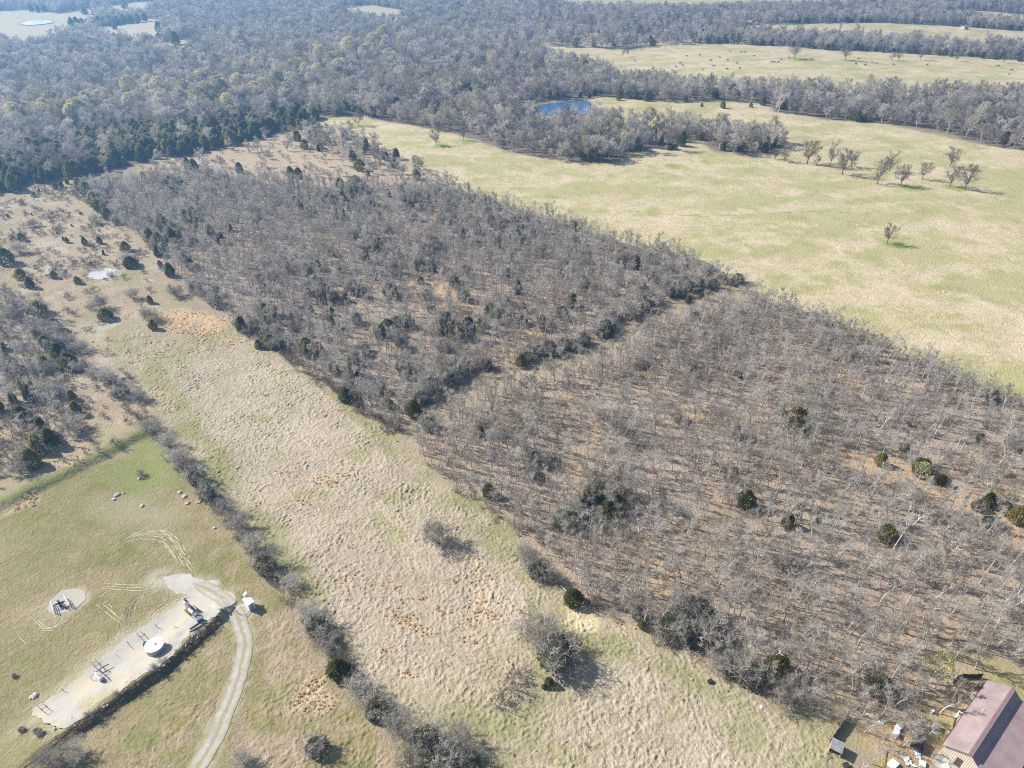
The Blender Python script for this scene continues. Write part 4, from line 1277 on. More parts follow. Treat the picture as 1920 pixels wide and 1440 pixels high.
# --- cedars: listed ones, then nearest of the scattered ones
CED = [  # pixel u, v of the base, height m, label
    (150, 358, 6.5, 'dark cedar at the upper left tip of the near wood'), (164, 366, 6.5, 'second dark cedar down from the upper left tip of the near wood'), (177, 384, 6.5, 'third dark cedar down the left edge from the wood tip'),
    (189, 396, 6, 'fourth dark cedar down the left edge from the wood tip'), (203, 411, 5.5, 'lowest of the cedar row on the left edge of the wood tip'),
    (284, 457, 7, 'leftmost cedar in the dark clump on the left edge of the wood'), (300, 465, 7, 'front cedar in the dark clump on the left edge of the wood'), (322, 455, 7, 'middle cedar in the dark clump on the left edge of the wood'),
    (345, 450, 6, 'right cedar in the dark clump on the left edge of the wood'), (308, 432, 7.5, 'tallest cedar at the back of the dark clump on the wood edge'), (366, 412, 6, 'cedar behind the dark clump, left of its pair'),
    (381, 402, 5.5, 'cedar behind the dark clump, right of its pair'), (330, 470, 5, None), (346, 492, 5, None), (320, 517, 5.5, 'cedar at the wood edge right of the milky pond'), (357, 502, 5, None), (298, 480, 5, None),
    (372, 432, 6, None), (395, 440, 5, None), (350, 415, 5, None),
    (663, 703, 5.5, 'rounded green cedar at the meadow edge of the wood'), (750, 693, 4, None), (757, 708, 4, None), (728, 762, 3, None), (777, 778, 5, None), (710, 472, 6.5, 'tall dark cedar standing clear in the middle of the left wood'),
    (685, 487, 6, None), (790, 532, 3, None), (945, 592, 4, None), (905, 612, 4, None), (977, 687, 4.2, 'squat dark cedar beside the lane between the two woods'), (1140, 632, 4.5, None), (1320, 562, 4, None), (1290, 568, 3, None),
    (1490, 797, 6, 'bright green cedar standing alone in the middle of the right wood'), (1500, 812, 3, None), (1725, 890, 5, None), (1762, 907, 3, None), (1650, 872, 4, None), (1395, 948, 5, 'olive cedar in the right wood above the long thicket'),
    (1455, 1258, 5, 'olive cedar at the lower edge of the right wood'), (1660, 1012, 4.5, None), (1905, 978, 4.5, 'dark cedar at the right picture edge in the wood'), (1850, 948, 4, None), (1830, 955, 3, None), (1102, 948, 5, None), (1090, 972, 3.5, None), (1150, 952, 5, None), (1138, 968, 5, None),
    (545, 332, 5.5, None), (561, 335, 5.5, None), (450, 325, 5.5, None), (365, 322, 6.5, None), (353, 318, 6.5, None),
    (485, 653, 3.2, 'small dark cedar on the upper meadow edge'),
    (637, 1266, 4.8, 'rounded olive cedar in the hedge below the tan meadow'), (1074, 1130, 3.8, 'round olive cedar at the wood edge beside the sandy bank'), (1029, 1284, 2.2, 'small cedar below the vine covered tree'), (1020, 1290, 1.2, 'tiny dark cedar left of the small cedar'),
    (1203, 1176, 1.9, 'low cedar at the wood edge left of the long thicket'), (1372, 1262, 3.2, 'olive cedar beside the pale shrub at the lower wood edge'), (700, 1342, 3.0, None), (808, 1438, 3.6, 'green cedar in the big bush clump at the bottom edge'), (520, 1092, 2.0, 'small dark cedar in the hedge below the well shed'),
    (42, 452, 3.5, None), (160, 460, 3.8, 'dark cedar bush above the milky pond'), (188, 457, 3, None), (127, 456, 2.5, None), (120, 452, 1.8, None), (14, 495, 6.5, 'tall dark cedar at the left picture edge'), (40, 522, 4, None), (58, 540, 4.5, None), (103, 522, 3, None), (146, 532, 3, None),
    (236, 470, 4, None), (246, 500, 4.2, 'broad dark cedar right above the milky pond'), (200, 598, 4.0, 'broad dark cedar below the bare tree at the left'), (288, 617, 3.8, 'dark cedar bush at the top of the tan meadow'), (282, 568, 3, None), (105, 355, 3, None), (116, 352, 3, None), (127, 346, 2.5, None),
    (65, 370, 2.5, None), (74, 360, 1.6, None), (16, 408, 1.6, None), (60, 404, 1.2, None), (190, 425, 1.6, None), (152, 403, 1.4, None), (135, 425, 1.2, None), (108, 440, 1.2, None), (195, 478, 2, None), (172, 497, 1.5, None), (300, 497, 2, None),
    (76, 848, 6.0, 'dark cedar in the left thicket, the upper one'), (66, 875, 5.5, 'olive cedar at the front of the left thicket'), (82, 812, 5, 'dark cedar at the back of the left thicket'), (45, 790, 5, None),
    (160, 690, 3, None), (355, 900, 2, None), (1256, 281, 4, 'dark cedar bush at the foot of the pale tree by the round wood'), (1276, 274, 6, None), (1265, 280, 3, None), (1345, 262, 6, None), (1355, 283, 5, None), (1600, 222, 6, None), (1608, 225, 7, 'dark cedar at the front of the far right belt of trees'), (1884, 268, 7.5, 'dark cedar by the right picture edge below the far belt'),
    (1355, 201, 5.5, 'small lone cedar on the open pasture past the round wood'), (1430, 195, 6, 'lone cedar at the left end of the far right belt'), (1408, 199, 3, None), (1316, 199, 3, None), (1285, 190, 5, None), (1160, 188, 5, None), (1212, 189, 6, None), (1088, 184, 4, None), (1105, 185, 4, None),
    (830, 176, 9, None), (843, 180, 8, None), (868, 175, 8, None), (880, 172, 6, None), (910, 174, 6, None), (1052, 182, 8, None), (1080, 135, 9, None), (1096, 130, 10, None), (1130, 130, 7, None), (675, 320, 6, None), (690, 330, 3, None),
    (135, 48, 11, None), (145, 49, 12, None), (155, 48, 10, None), (165, 47, 9, None), (175, 46, 10, None), (186, 45, 11, None), (197, 45, 10, None), (208, 44, 11, None), (220, 43, 10, None), (232, 42, 11, None), (245, 41, 10, None), (258, 40, 11, None), (272, 38, 10, None), (60, 22, 11, None), (72, 23, 10, None), (85, 22, 9, None), (115, 20, 9, None), (135, 18, 11, None), (160, 28, 9, None), (215, 52, 9, None), (297, 58, 10, None), (312, 66, 9, None), (320, 74, 11, None), (330, 84, 13, None), (235, 17, 12, None), (287, 5, 10, None), (300, 78, 9, None)]
named_ced = [c for c in CED]
sp = np.concatenate(cedar_pts); sh = np.concatenate(cedar_h)
u_, v_ = project(sp[:, 0], sp[:, 1])
vis = (u_ > -20) & (u_ < 1940)
app = np.where(vis, sh / np.hypot(sp[:, 0], sp[:, 1]), 0)
order = np.argsort(-app)
n_extra = 300 - len(named_ced)
pick = order[:n_extra]
rest = np.setdiff1d(np.arange(len(sp)), pick)
def valley_label(u, v):
    if u >= 900: return ('pale cream budding tree in the far woods beyond the pasture', 'pale budding trees of the far woods')
    t = 'above the left end of the hazy cedar belt' if u < 180 else ('above the middle of the hazy cedar belt' if u < 360 else ('above the right end of the hazy cedar belt' if u < 540 else 'in the valley forest left of the blue pond'))
    return ('pale cream budding tree ' + t, 'pale budding trees ' + t)
def cedar_zone(u, v):
    if v < 95 and u < 360: return ('dark hazy cedar along the fields in the far upper left', 'cedars along the far left fields')
    if v < 330 and u < 640:
        t = 'left end' if u < 150 else ('middle' if u < 330 else 'right end')
        return ('dark cedar at the %s of the hazy cedar belt behind the left scrub' % t, 'cedars at the %s of the hazy belt' % t)
    if v < 300: return ('dark cedar at the edge of the far bare forest beyond the pasture', 'cedars of the far forest')
    if u < 330 and v < 620 and u < 300: 
        t = 'above the milky pond near the cedar belt' if v < 430 else ('at the right of the milky pond' if u > 215 else ('left of the milky pond' if v < 540 else 'below the milky pond'))
        return ('dark cedar bush on the tan scrub ' + t, 'cedar bushes ' + t)
    if u < 200: return ('dark cedar among bare trees in the thicket at the left edge', 'cedars of the left thicket')
    if u + v * 1.15 < 1700 and v < 800:
        t = 'near its dark cedar clump' if u < 430 else ('beside the tan meadow' if u < 640 else ('in its middle' if u < 860 else 'near the pasture'))
        return ('dark cedar among grey bare trees of the left wood, ' + t, 'cedars of the left wood ' + t)
    if u > 760: return ('dark cedar under bare trees in the %s half of the right wood' % ('upper' if v < 900 else 'lower'), 'cedars in the %s half of the right wood' % ('upper' if v < 900 else 'lower'))
    return ('small dark cedar in the hedge between meadow and lawn', 'cedars in the hedge')
for (u, v, h, lb) in named_ced:
    x, y = W(u, v)
    z1, g1 = cedar_zone(u, v)
    plant('cedar_tree', CEDAR[int(rng.integers(0, 6))], x, y, h, 5.0, lb or z1, 'cedar', 'cedar trees' if lb else g1, wide=random.uniform(0.95, 1.25) * (1.35 if h < 4.3 and lb and 'broad' in lb else 1))
for q in pick:
    z1, g1 = cedar_zone(u_[q], v_[q])
    plant('cedar_tree', CEDAR[int(rng.integers(0, 6))], sp[q, 0], sp[q, 1], sh[q], 5.0, z1, 'cedar', g1, wide=random.uniform(0.9, 1.35) * (1.15 if sh[q] < 5 else 1.0), tilt=0.08)
s = sh[rest] / 5.0
w = s * rng.uniform(0.9, 1.35, len(rest))
scatter('cedar_woodland', [p.joined for p in CEDAR], sp[rest], np.stack([w, w, s], 1), 'dark cedars spread through the hazy far forest', cat='woodland')

# --- cream and budding trees of the valley
CREAMS = [(248, 187, 15, 'broad cream flowering tree, larger of the two pale crowns in the valley forest'), (303, 190, 15, 'round cream flowering tree right of the broad one in the valley forest'), (106, 216, 14, None), (128, 232, 13, None), (153, 232, 14, None), (33, 232, 12, None), (412, 184, 14, None), (452, 182, 15, None), (430, 210, 11, None),
    (521, 172, 14, None), (601, 126, 15, None), (656, 112, 17, None), (693, 118, 15, None), (561, 132, 14, None), (379, 204, 13, None), (211, 208, 13, None), (259, 206, 11, None), (394, 196, 13, None), (182, 152, 8, None), (149, 135, 8, None), (598, 152, 12, None),
    (684, 120, 14, None), (720, 84, 16, None), (666, 90, 15, None), (884, 24, 16, None), (924, 124, 11, None), (1012, 182, 10, None), (1154, 256, 9, None), (1216, 236, 10, None), (640, 130, 13, None), (575, 150, 12, None), (480, 190, 12, None), (540, 190, 12, None), (700, 95, 14, None), (90, 225, 12, None), (60, 228, 11, None), (340, 205, 12, None)]
for k, (u, v, h, lb) in enumerate(CREAMS):
    x, y = W(u, v)
    plant('cream_tree', CREAM[k % 3], x, y, h * 1.15, 12.0, lb or valley_label(u, v)[0], 'tree', valley_label(u, v)[1], wide=random.uniform(0.75, 1.0))
VALLEY = WP([(0, 205), (250, 160), (450, 150), (620, 95), (760, 55), (770, 110), (640, 155), (520, 195), (300, 222), (0, 250)])
for k, (x, y) in enumerate(fill(VALLEY, 30, lambda x, y: 0.75 + 0 * x)[:70]):
    uu, vv = project(x, y)
    plant('cream_tree', CREAM[k % 3], x, y, rng.uniform(11, 16), 12.0, valley_label(uu, vv)[0], 'tree', valley_label(uu, vv)[1], wide=random.uniform(0.65, 0.95))
BUDS = [(1720, 905, 6.5, 'yellow green budding tree beside the lane in the right wood'), (1855, 945, 5, 'yellow green budding tree near the right end of the wood lane'), (1530, 860, 3.5, 'small yellow green budding tree at the left end of the wood lane'), (1745, 1280, 8, 'tall pale tree with yellow buds beside the house'),
        (503, 192, 8, 'bright yellow green tree in the far valley forest'), (282, 285, 7, 'yellow tree in the hazy cedar belt'), (590, 255, 6, 'yellow green tree on the scrub before the pasture'), (760, 610, 4, 'pale budding tree inside the left wood'), (1250, 1110, 3, 'small pale green shrub tree at the meadow edge of the right wood'), (900, 640, 5, 'pale green tree inside the left wood near the lane')]
for k, (u, v, h, lb) in enumerate(BUDS):
    x, y = W(u, v)
    plant('budding_tree', BUDDED[k % 2], x, y, h, 7.0, lb, 'tree', 'budding trees')

# --- lone trees on the pastures: base pixel, top pixel
LONE = [(818, 274, 244, 'lone bare tree on the pasture inside a ring of bright green grass'), (672, 237, 207, 'bare tree at the left end of the pasture against the forest'), (869, 265, 238, 'thin bare tree on the pasture close to the round wood'),
    (1663, 456, 419, 'lone small tree standing by itself in the middle of the right pasture'), (1513, 307, 260, 'leftmost tall tree of the scattered pasture grove'), (1530, 309, 290, 'smallest sapling right of the leftmost grove tree'),
    (1556, 313, 264, 'slim white barked tree in the pasture grove'), (1579, 327, 279, 'wide bare tree in the pasture grove right of the white one'), (1596, 312, 281, 'bare tree behind the wide grove tree'), (1645, 344, 297, 'dark trunked tree in the middle of the pasture grove'),
    (1667, 321, 284, 'leaning bare tree at the back of the pasture grove'), (1688, 348, 306, 'thick forked tree at the front of the pasture grove'), (1729, 336, 301, 'short spreading tree between the grove and its right end'), (1781, 312, 273, 'tall tree at the back right of the pasture grove'),
    (1781, 349, 308, 'tall tree at the front right of the pasture grove'), (1809, 355, 306, 'rightmost wide tree of the pasture grove'), (1471, 303, 276, 'small bushy tree between round wood and grove'), (1453, 299, 279, 'sapling at the right end of the round wood'),
    (1490, 109, 76, 'tall bare tree among the cattle, left of the pair'), (1585, 110, 78, 'tall bare tree among the cattle, right of the pair'), (1726, 109, 84, 'bare tree before the belt on the right side of the cattle field'), (1672, 109, 92, 'small bare tree right of the cattle field pair'), (1685, 110, 93, 'twin small bare tree right of the cattle field pair'), (1794, 110, 94, 'low bare tree at the right of the cattle field'),
    (1496, 67, 45, 'bare tree at the left end of the strip field'), (1603, 67, 43, 'tall thin tree in the middle of the strip field'), (1612, 74, 51, 'round bare tree in front of the thin one in the strip field'), (1574, 59, 40, 'thin tree at the back of the strip field'), (1716, 79, 54, 'spreading bare tree on the right of the strip field'),
    (1168, 103, 84, 'tall bare trunk at the left of the cattle field'), (1176, 102, 82, 'second tall bare trunk at the left of the cattle field'), (1883, 114, 95, 'bare tree at the right end of the cattle field'), (1916, 117, 97, 'bare tree at the right picture edge by the cattle field'), (1257, 281, 236, 'pale tree at the right foot of the round wood')]
for k, (u, v, vt, lb) in enumerate(LONE):
    x, y = W(u, v)
    h = height_for(u, v, vt)
    plant('pasture_tree', FIELD[k % 4], x, y, h, 9.0 * 0.98, lb, 'tree', 'lone trees on the pastures', wide=random.uniform(0.8, 1.05) * (0.6 if 'thin' in lb or 'slim' in lb or 'trunk at' in lb else 1))

# --- shrubs and bushes, each placed from the photograph: base pixel, height m, kind, label
SH = [(820, 1018, 5.5, 's', 'large round grey bush alone at the edge of the tan meadow'), (595, 1408, 3.2, 'm', 'lone grey bush between the road and the hedge'),
    (682, 1305, 4.2, 's', 'pale grey shrub below the olive cedar in the hedge'), (706, 1336, 3.8, 'm', 'dark leafy shrub at the lower end of the hedge'), (755, 1372, 4.6, 's', 'pale spreading shrub at the upper left of the bottom bush clump'), (800, 1400, 5, 'm', 'large leafy shrub in the middle of the bottom bush clump'),
    (855, 1398, 4.6, 's', 'grey shrub on the right of the bottom bush clump'), (835, 1442, 4.6, 'm', 'leafy shrub at the bottom edge of the bush clump'), (880, 1440, 4, 'm', 'dark shrub at the bottom right of the bush clump'), (770, 1440, 4, 's', 'grey shrub at the bottom left of the bush clump'),
    (1042, 1240, 6.2, 'm', 'big vine covered tree with bare white limbs at the meadow corner'), (1010, 1205, 6, 's', 'pale bare tree leaning behind the vine covered one'), (958, 1290, 3.2, 'b', 'brown thorny bush left of the vine covered tree'), (935, 1318, 2.8, 'b', 'low brown bush below the thorny one'), (975, 1265, 2.4, 'b', 'small brown bush above the thorny one'),
    (1008, 1078, 3.8, 'm', 'grey green bush at the meadow end of the near wood'), (985, 1050, 3.8, 's', 'grey shrub above the grey green bush at the wood corner'), (1040, 1088, 2.8, 's', 'low grey shrub between the green bush and the round cedar'), (1195, 1158, 3.0, 'm', 'grey green bush above the low cedar'),
    (1255, 1188, 5, 'm', 'left bush of the long evergreen thicket'), (1292, 1202, 5.4, 'm', 'middle bush of the long evergreen thicket'), (1330, 1195, 4.8, 'm', 'right bush of the long evergreen thicket'), (1312, 1158, 5.2, 'm', 'back bush of the long evergreen thicket'), (1275, 1165, 4.6, 'm', 'upper left bush of the long evergreen thicket'),
    (1342, 1252, 3.8, 's', 'pale shrub below the long thicket'), (1402, 1275, 4.6, 'm', 'pale many branched shrub at the lower wood edge'), (1475, 1315, 4.2, 's', 'pale shrub at the lowest wood edge'), (1385, 1258, 3.8, 's', 'grey shrub behind the many branched one'),
    (160, 695, 3.6, 's', 'top grey shrub of the hedge line beside the left scrub'), (205, 715, 4.2, 's', 'second grey shrub down the hedge line'), (232, 742, 4.4, 'm', 'third shrub down the hedge line, dark at its foot'), (262, 752, 3.4, 's', 'grey shrub before the gap in the hedge line'), (183, 705, 3.4, 's', 'grey shrub squeezed near the top of the hedge line'),
    (288, 812, 4.2, 's', 'first shrub below the gap in the hedge line'), (318, 838, 4, 's', 'second shrub below the gap in the hedge line'), (335, 870, 4.2, 's', 'grey shrub above the green corner of the lawn'), (372, 905, 4.6, 'm', 'dark leafy shrub in the middle of the hedge'), (392, 935, 4, 'm', 'dark shrub below the dark leafy one in the hedge'),
    (355, 880, 3.5, 's', 'narrow grey shrub in the middle of the hedge'), (425, 965, 4, 's', 'grey shrub in the hedge opposite the bare lawn patch'), (450, 995, 4.4, 's', 'grey shrub in the hedge above the tyre loops'), (478, 1030, 4, 's', 'grey shrub in the hedge right of the tyre loops'), (500, 1068, 4.4, 'm', 'leafy shrub in the hedge right of the road head'),
    (545, 1100, 3, 's', 'thin grey shrub in the hedge past the small cedar'), (578, 1152, 3.2, 's', 'grey shrub in the hedge right of the white shed'), (598, 1185, 4.2, 'm', 'dark shrub above the olive hedge cedar'), (618, 1215, 3.8, 's', 'grey shrub touching the olive hedge cedar'),
    (142, 808, 5, 's', 'bare spreading tree with fanned shadow beside the left thicket'), (35, 600, 5.5, 's', 'grey spreading shrub at the left edge above the thicket'), (65, 625, 5, 's', 'grey shrub at the top of the left scrub hollow'), (110, 625, 4, 's', 'grey shrub above the hedge line'), (130, 650, 4.4, 's', 'rounded grey shrub at the head of the hedge'),
    (150, 660, 3.8, 's', 'grey shrub right of the rounded one at the hedge head'), (20, 700, 5, 's', 'grey shrub at the left edge of the scrub hollow'), (85, 710, 5, 's', 'grey shrub in the middle of the scrub hollow'), (95, 745, 4.6, 's', 'grey shrub at the foot of the scrub hollow'), (40, 890, 4.4, 's', 'grey shrub at the lower front of the left thicket'),
    (190, 580, 5, 's', 'bare leaning tree above the broad cedar at left'), (283, 600, 4.5, 's', 'bare crooked tree behind the dark meadow cedar'), (65, 425, 3, 's', 'low grey shrub on the scrub'), (180, 420, 4, 's', 'small bare tree on the open scrub'), (235, 490, 3.5, 's', 'grey shrub behind the broad cedar by the pond'), (40, 475, 4.5, 's', 'pale shrub beside the tall left cedar'),
    (250, 560, 3.6, 's', 'grey shrub between pond and meadow top'), (330, 555, 4, 's', 'grey shrub at the corner of the left wood'), (100, 1440, 4, 's', 'grey bush at the bottom edge below the gravel pad'), (140, 1425, 3.2, 's', 'grey bush at the lower end of the dark bank'), (75, 1378, 1.2, 'm', 'small dark bush at the lower corner of the gravel pad'), (42, 1370, 0.9, 'm', 'tiny dark bush left of the gravel pad corner'), (27, 1268, 0.8, 'm', 'tiny dark bush in the lawn left of the pad'),
    (455, 1432, 2.6, 's', 'pale bush at the bottom edge beside the road'), (1700, 1365, 3.4, 's', 'leafless bush by the white boxes'), (265, 892, 1.6, 's', 'dead brush pile on the lawn'), (1100, 1400, 0.9, 'b', 'low brown bush in the south meadow')]
for k, (u, v, h, kd, lb) in enumerate(SH):
    x, y = W(u, v)
    pr, h0 = {'s': (SHRUB[k % 5], 4.0), 'm': (MIXED[k % 3], 4.4), 'b': (BRUSH[k % 3], 1.7)}[kd]
    plant('brown_bush' if kd == 'b' else ('leafy_shrub' if kd == 'm' else 'bare_shrub'), pr, x, y, h, h0, lb, 'bush', 'hedge shrubs and bushes', wide=random.uniform(0.85, 1.1))

def shrub_zone(u, v):
    X, Y = W(u, v)
    dl = float(line_dist(np.array([X]), np.array([Y]), LANE)[0][0])
    if dl < 10: return ('grey green leafy bush lining the cleared lane between the two woods', 'leafy bushes along the lane')
    if u + v * 1.15 < 1700 and v < 800:
        for t, lo, hi in (('left wood near the dark cedar clump', 0, 430), ('left wood beside the tan meadow', 430, 640), ('middle of the left wood', 640, 860), ('left wood near the pasture', 860, 1400)):
            if u < hi: return ('grey green bush under bare trees in the ' + t, 'leafy bushes in the ' + t)
    t = 'upper part of the right wood' if v < 800 else ('lower part of the right wood' if u < 1500 else 'right side of the right wood')
    return ('grey green leafy bush under bare trees in the ' + t, 'leafy bushes in the ' + t)
_l = smooth_line(LANE, 4.2)
_d = np.gradient(_l, axis=0); _n = np.stack([-_d[:, 1], _d[:, 0]], 1); _n /= np.linalg.norm(_n, axis=1)[:, None]
_n *= np.where(_n[:, :1] > 0, -1, 1)
LANE_EDGE = (_l + _n * rng.uniform(4.0, 9.5, (len(_l), 1)))[rng.random(len(_l)) < 0.6]
wood_sh = np.concatenate([fill(G['wood_w'], 9, lambda x, y: 0.12 + 0.4 * sstep(0.45, 0.6, fbm(x, y, 24, 361)), minus=gaps), fill(G['wood_e'], 11, lambda x, y: 0.05 + 0.3 * sstep(0.5, 0.62, fbm(x, y, 22, 362)), minus=gaps),
    LANE_EDGE, WP([(772, 772), (800, 752), (845, 722), (905, 690), (1030, 660), (1060, 652), (1085, 645), (1135, 622), (1190, 588), (1275, 556), (1150, 955), (1090, 958), (1110, 930), (1165, 935), (1300, 700), (1850, 985), (1880, 960), (1720, 880), (1480, 1070), (1060, 985)])])
u_, v_ = project(wood_sh[:, 0], wood_sh[:, 1])
for q in range(len(wood_sh)):
    if -20 < u_[q] < 1940:
        lb, gp = shrub_zone(u_[q], v_[q])
        plant('leafy_shrub', MIXED[q % 3], wood_sh[q, 0], wood_sh[q, 1], rng.uniform(2.8, 5.5), 4.4, lb, 'bush', gp, wide=random.uniform(0.8, 1.1))
for (u, v, h, lb) in [(1650, 1402, 6.5, 'bare grey tree in the yard between the fence and the white freezers'), (1694, 1398, 6.0, 'bare grey tree in the yard just left of the dark trailer'), (1636, 1432, 6.0, 'bare grey tree at the bottom edge right of the tiny shed'), (1738, 1384, 5.5, 'bare grey tree in the yard between dark trailer and white machine'), (1762, 1338, 7.0, 'bare grey tree in the yard nearest the larger air conditioner'),
                      (1610, 1446, 5.0, 'low bare tree at the bottom edge below the tiny shed'), (1702, 1342, 7.0, 'bare grey tree in the yard above the white freezers'), (1622, 1372, 6.0, 'bare grey tree in the yard right of the straight fence'), (1668, 1352, 6.5, 'bare grey tree at the yard edge left of the freezers'), (1786, 1310, 6.5, 'bare grey tree between the curved fence and the house eave'), (1725, 1318, 7.0, 'bare grey tree at the top of the yard left of the budding one')]:
    x, y = W(u, v)
    plant('bare_tree', SLIM[int(rng.integers(0, len(SLIM)))], x, y, h, 8.0, lb, 'tree', 'bare trees in the yard', tilt=0.07)
# --- brush, grass
b1 = fill(G['wood_w'], 4.2, lambda x, y: 0.35 * sstep(0.42, 0.6, fbm(x, y, 15, 341)))
b2 = fill(G['wood_e'], 4.5, lambda x, y: 0.35 * sstep(0.48, 0.62, fbm(x, y, 14, 342)))
b3 = np.concatenate([fill(G['scrub_left'], 2.6, lambda x, y: 0.06 + 0.5 * sstep(0.46, 0.62, fbm(x, y, 12, 343))), fill(G['left_wood'], 2.8, lambda x, y: 0.45 + 0 * x), fill(G['scrub_strip'], 3.5, lambda x, y: 0.18 + 0 * x)])
# along wood and hedge lines
def along(px, step, spread, n=1):
    q = smooth_line(WP(px), step)
    q = np.repeat(q, n, 0)
    return q + rng.normal(size=q.shape) * spread
b4 = along([(440, 610), (540, 668), (650, 747), (755, 815)], 1.6, 1.2, 2)
b5 = along([(800, 868), (985, 1012), (1100, 1128), (1330, 1230), (1480, 1328)], 2.2, 1.5)
b6 = along([(155, 690), (290, 815), (380, 920), (500, 1065), (620, 1215), (700, 1330)], 1.8, 0.9)
b7 = along([(405, 1168), (345, 1226), (250, 1300), (150, 1372), (112, 1398)], 0.8, 0.7)
b8 = along([(1150, 457), (1240, 472), (1330, 507), (1400, 550), (1560, 609), (1700, 673), (1920, 758)], 3.0, 1.5)
bb = np.concatenate([b1, b2, b3, b4, b5, b6, b7, b8])
s = rng.uniform(0.45, 1.25, len(bb)); s[-len(b8) - len(b7):-len(b8)] *= 0.5
scatter('low_brush', [p.joined for p in BRUSH], bb, np.stack([s, s, s], 1), 'low brown brush along wood edges, hedge and bank', cat='brush')

def tuft(seed, n=9):
    """ragged upright clump of broom grass: a rough cone with loose blades"""
    r = np.random.default_rng(seed)
    mb = MB()
    vs = []
    for (rad, z) in ((0.30, -0.04), (0.26, 0.22), (0.12, 0.45)):
        for k in range(n):
            a = 2 * math.pi * k / n + r.normal() * 0.15
            q = rad * (0.65 + 0.7 * r.random())
            vs.append((q * math.cos(a), q * math.sin(a), z * (0.75 + 0.5 * r.random())))
    vs.append((0.02, 0, 0.62))
    fs = [(j * n + k, j * n + (k + 1) % n, (j + 1) * n + (k + 1) % n, (j + 1) * n + k) for j in range(2) for k in range(n)]
    fs += [(2 * n + k, 2 * n + (k + 1) % n, 3 * n) for k in range(n)]
    mb.add(vs, fs)
    for k in range(24):
        a = r.random() * 6.28
        p = np.array([0.15 * math.cos(a), 0.15 * math.sin(a), 0.2])
        d = unit(np.array([math.cos(a) * 0.6, math.sin(a) * 0.6, 1.0]) + r.normal(size=3) * 0.2)
        w = rand_perp(d, r) * 0.05
        mb.add([p - w, p + w, p + d * (0.45 + 0.35 * r.random())], [(0, 1, 2)])
    return bpy.data.objects.new('tuft_source', mb.mesh('tuft', M['orange_grass']))
TUF = [tuft(k) for k in range(3)]
op = [fill(G['orange'], 0.75, lambda x, y: 0.12 + 0.5 * sstep(0.48, 0.62, fbm(x, y, 5, 351)))]
for (u, v, rr) in OR:
    x, y = W(u, v)
    n = int(5 + rr * rr * 2.6)
    op.append(np.array([[x, y]]) + rng.normal(size=(n, 2)) * rr * np.array([[0.55, 0.4]]))
op.append(fill(G['meadow'], 3.5, lambda x, y: 0.12 + 0 * x))
op.append(fill(G['scrub_left'], 2.5, lambda x, y: 0.25 * sstep(0.5, 0.65, fbm(x, y, 9, 352))))
op = np.concatenate(op)
s = rng.uniform(0.3, 0.85, len(op))
scatter('orange_grass', TUF, op, np.stack([s, s, s * 0.75], 1), 'orange broom grass tufts dotted over the meadow', cat='grass', tilt=0.12)
# ------------------------------------------------------------------ house with the mauve metal roof (photo: lower right)
def V3(u, v, z):
    return np.array([*W(u, v, z), z])

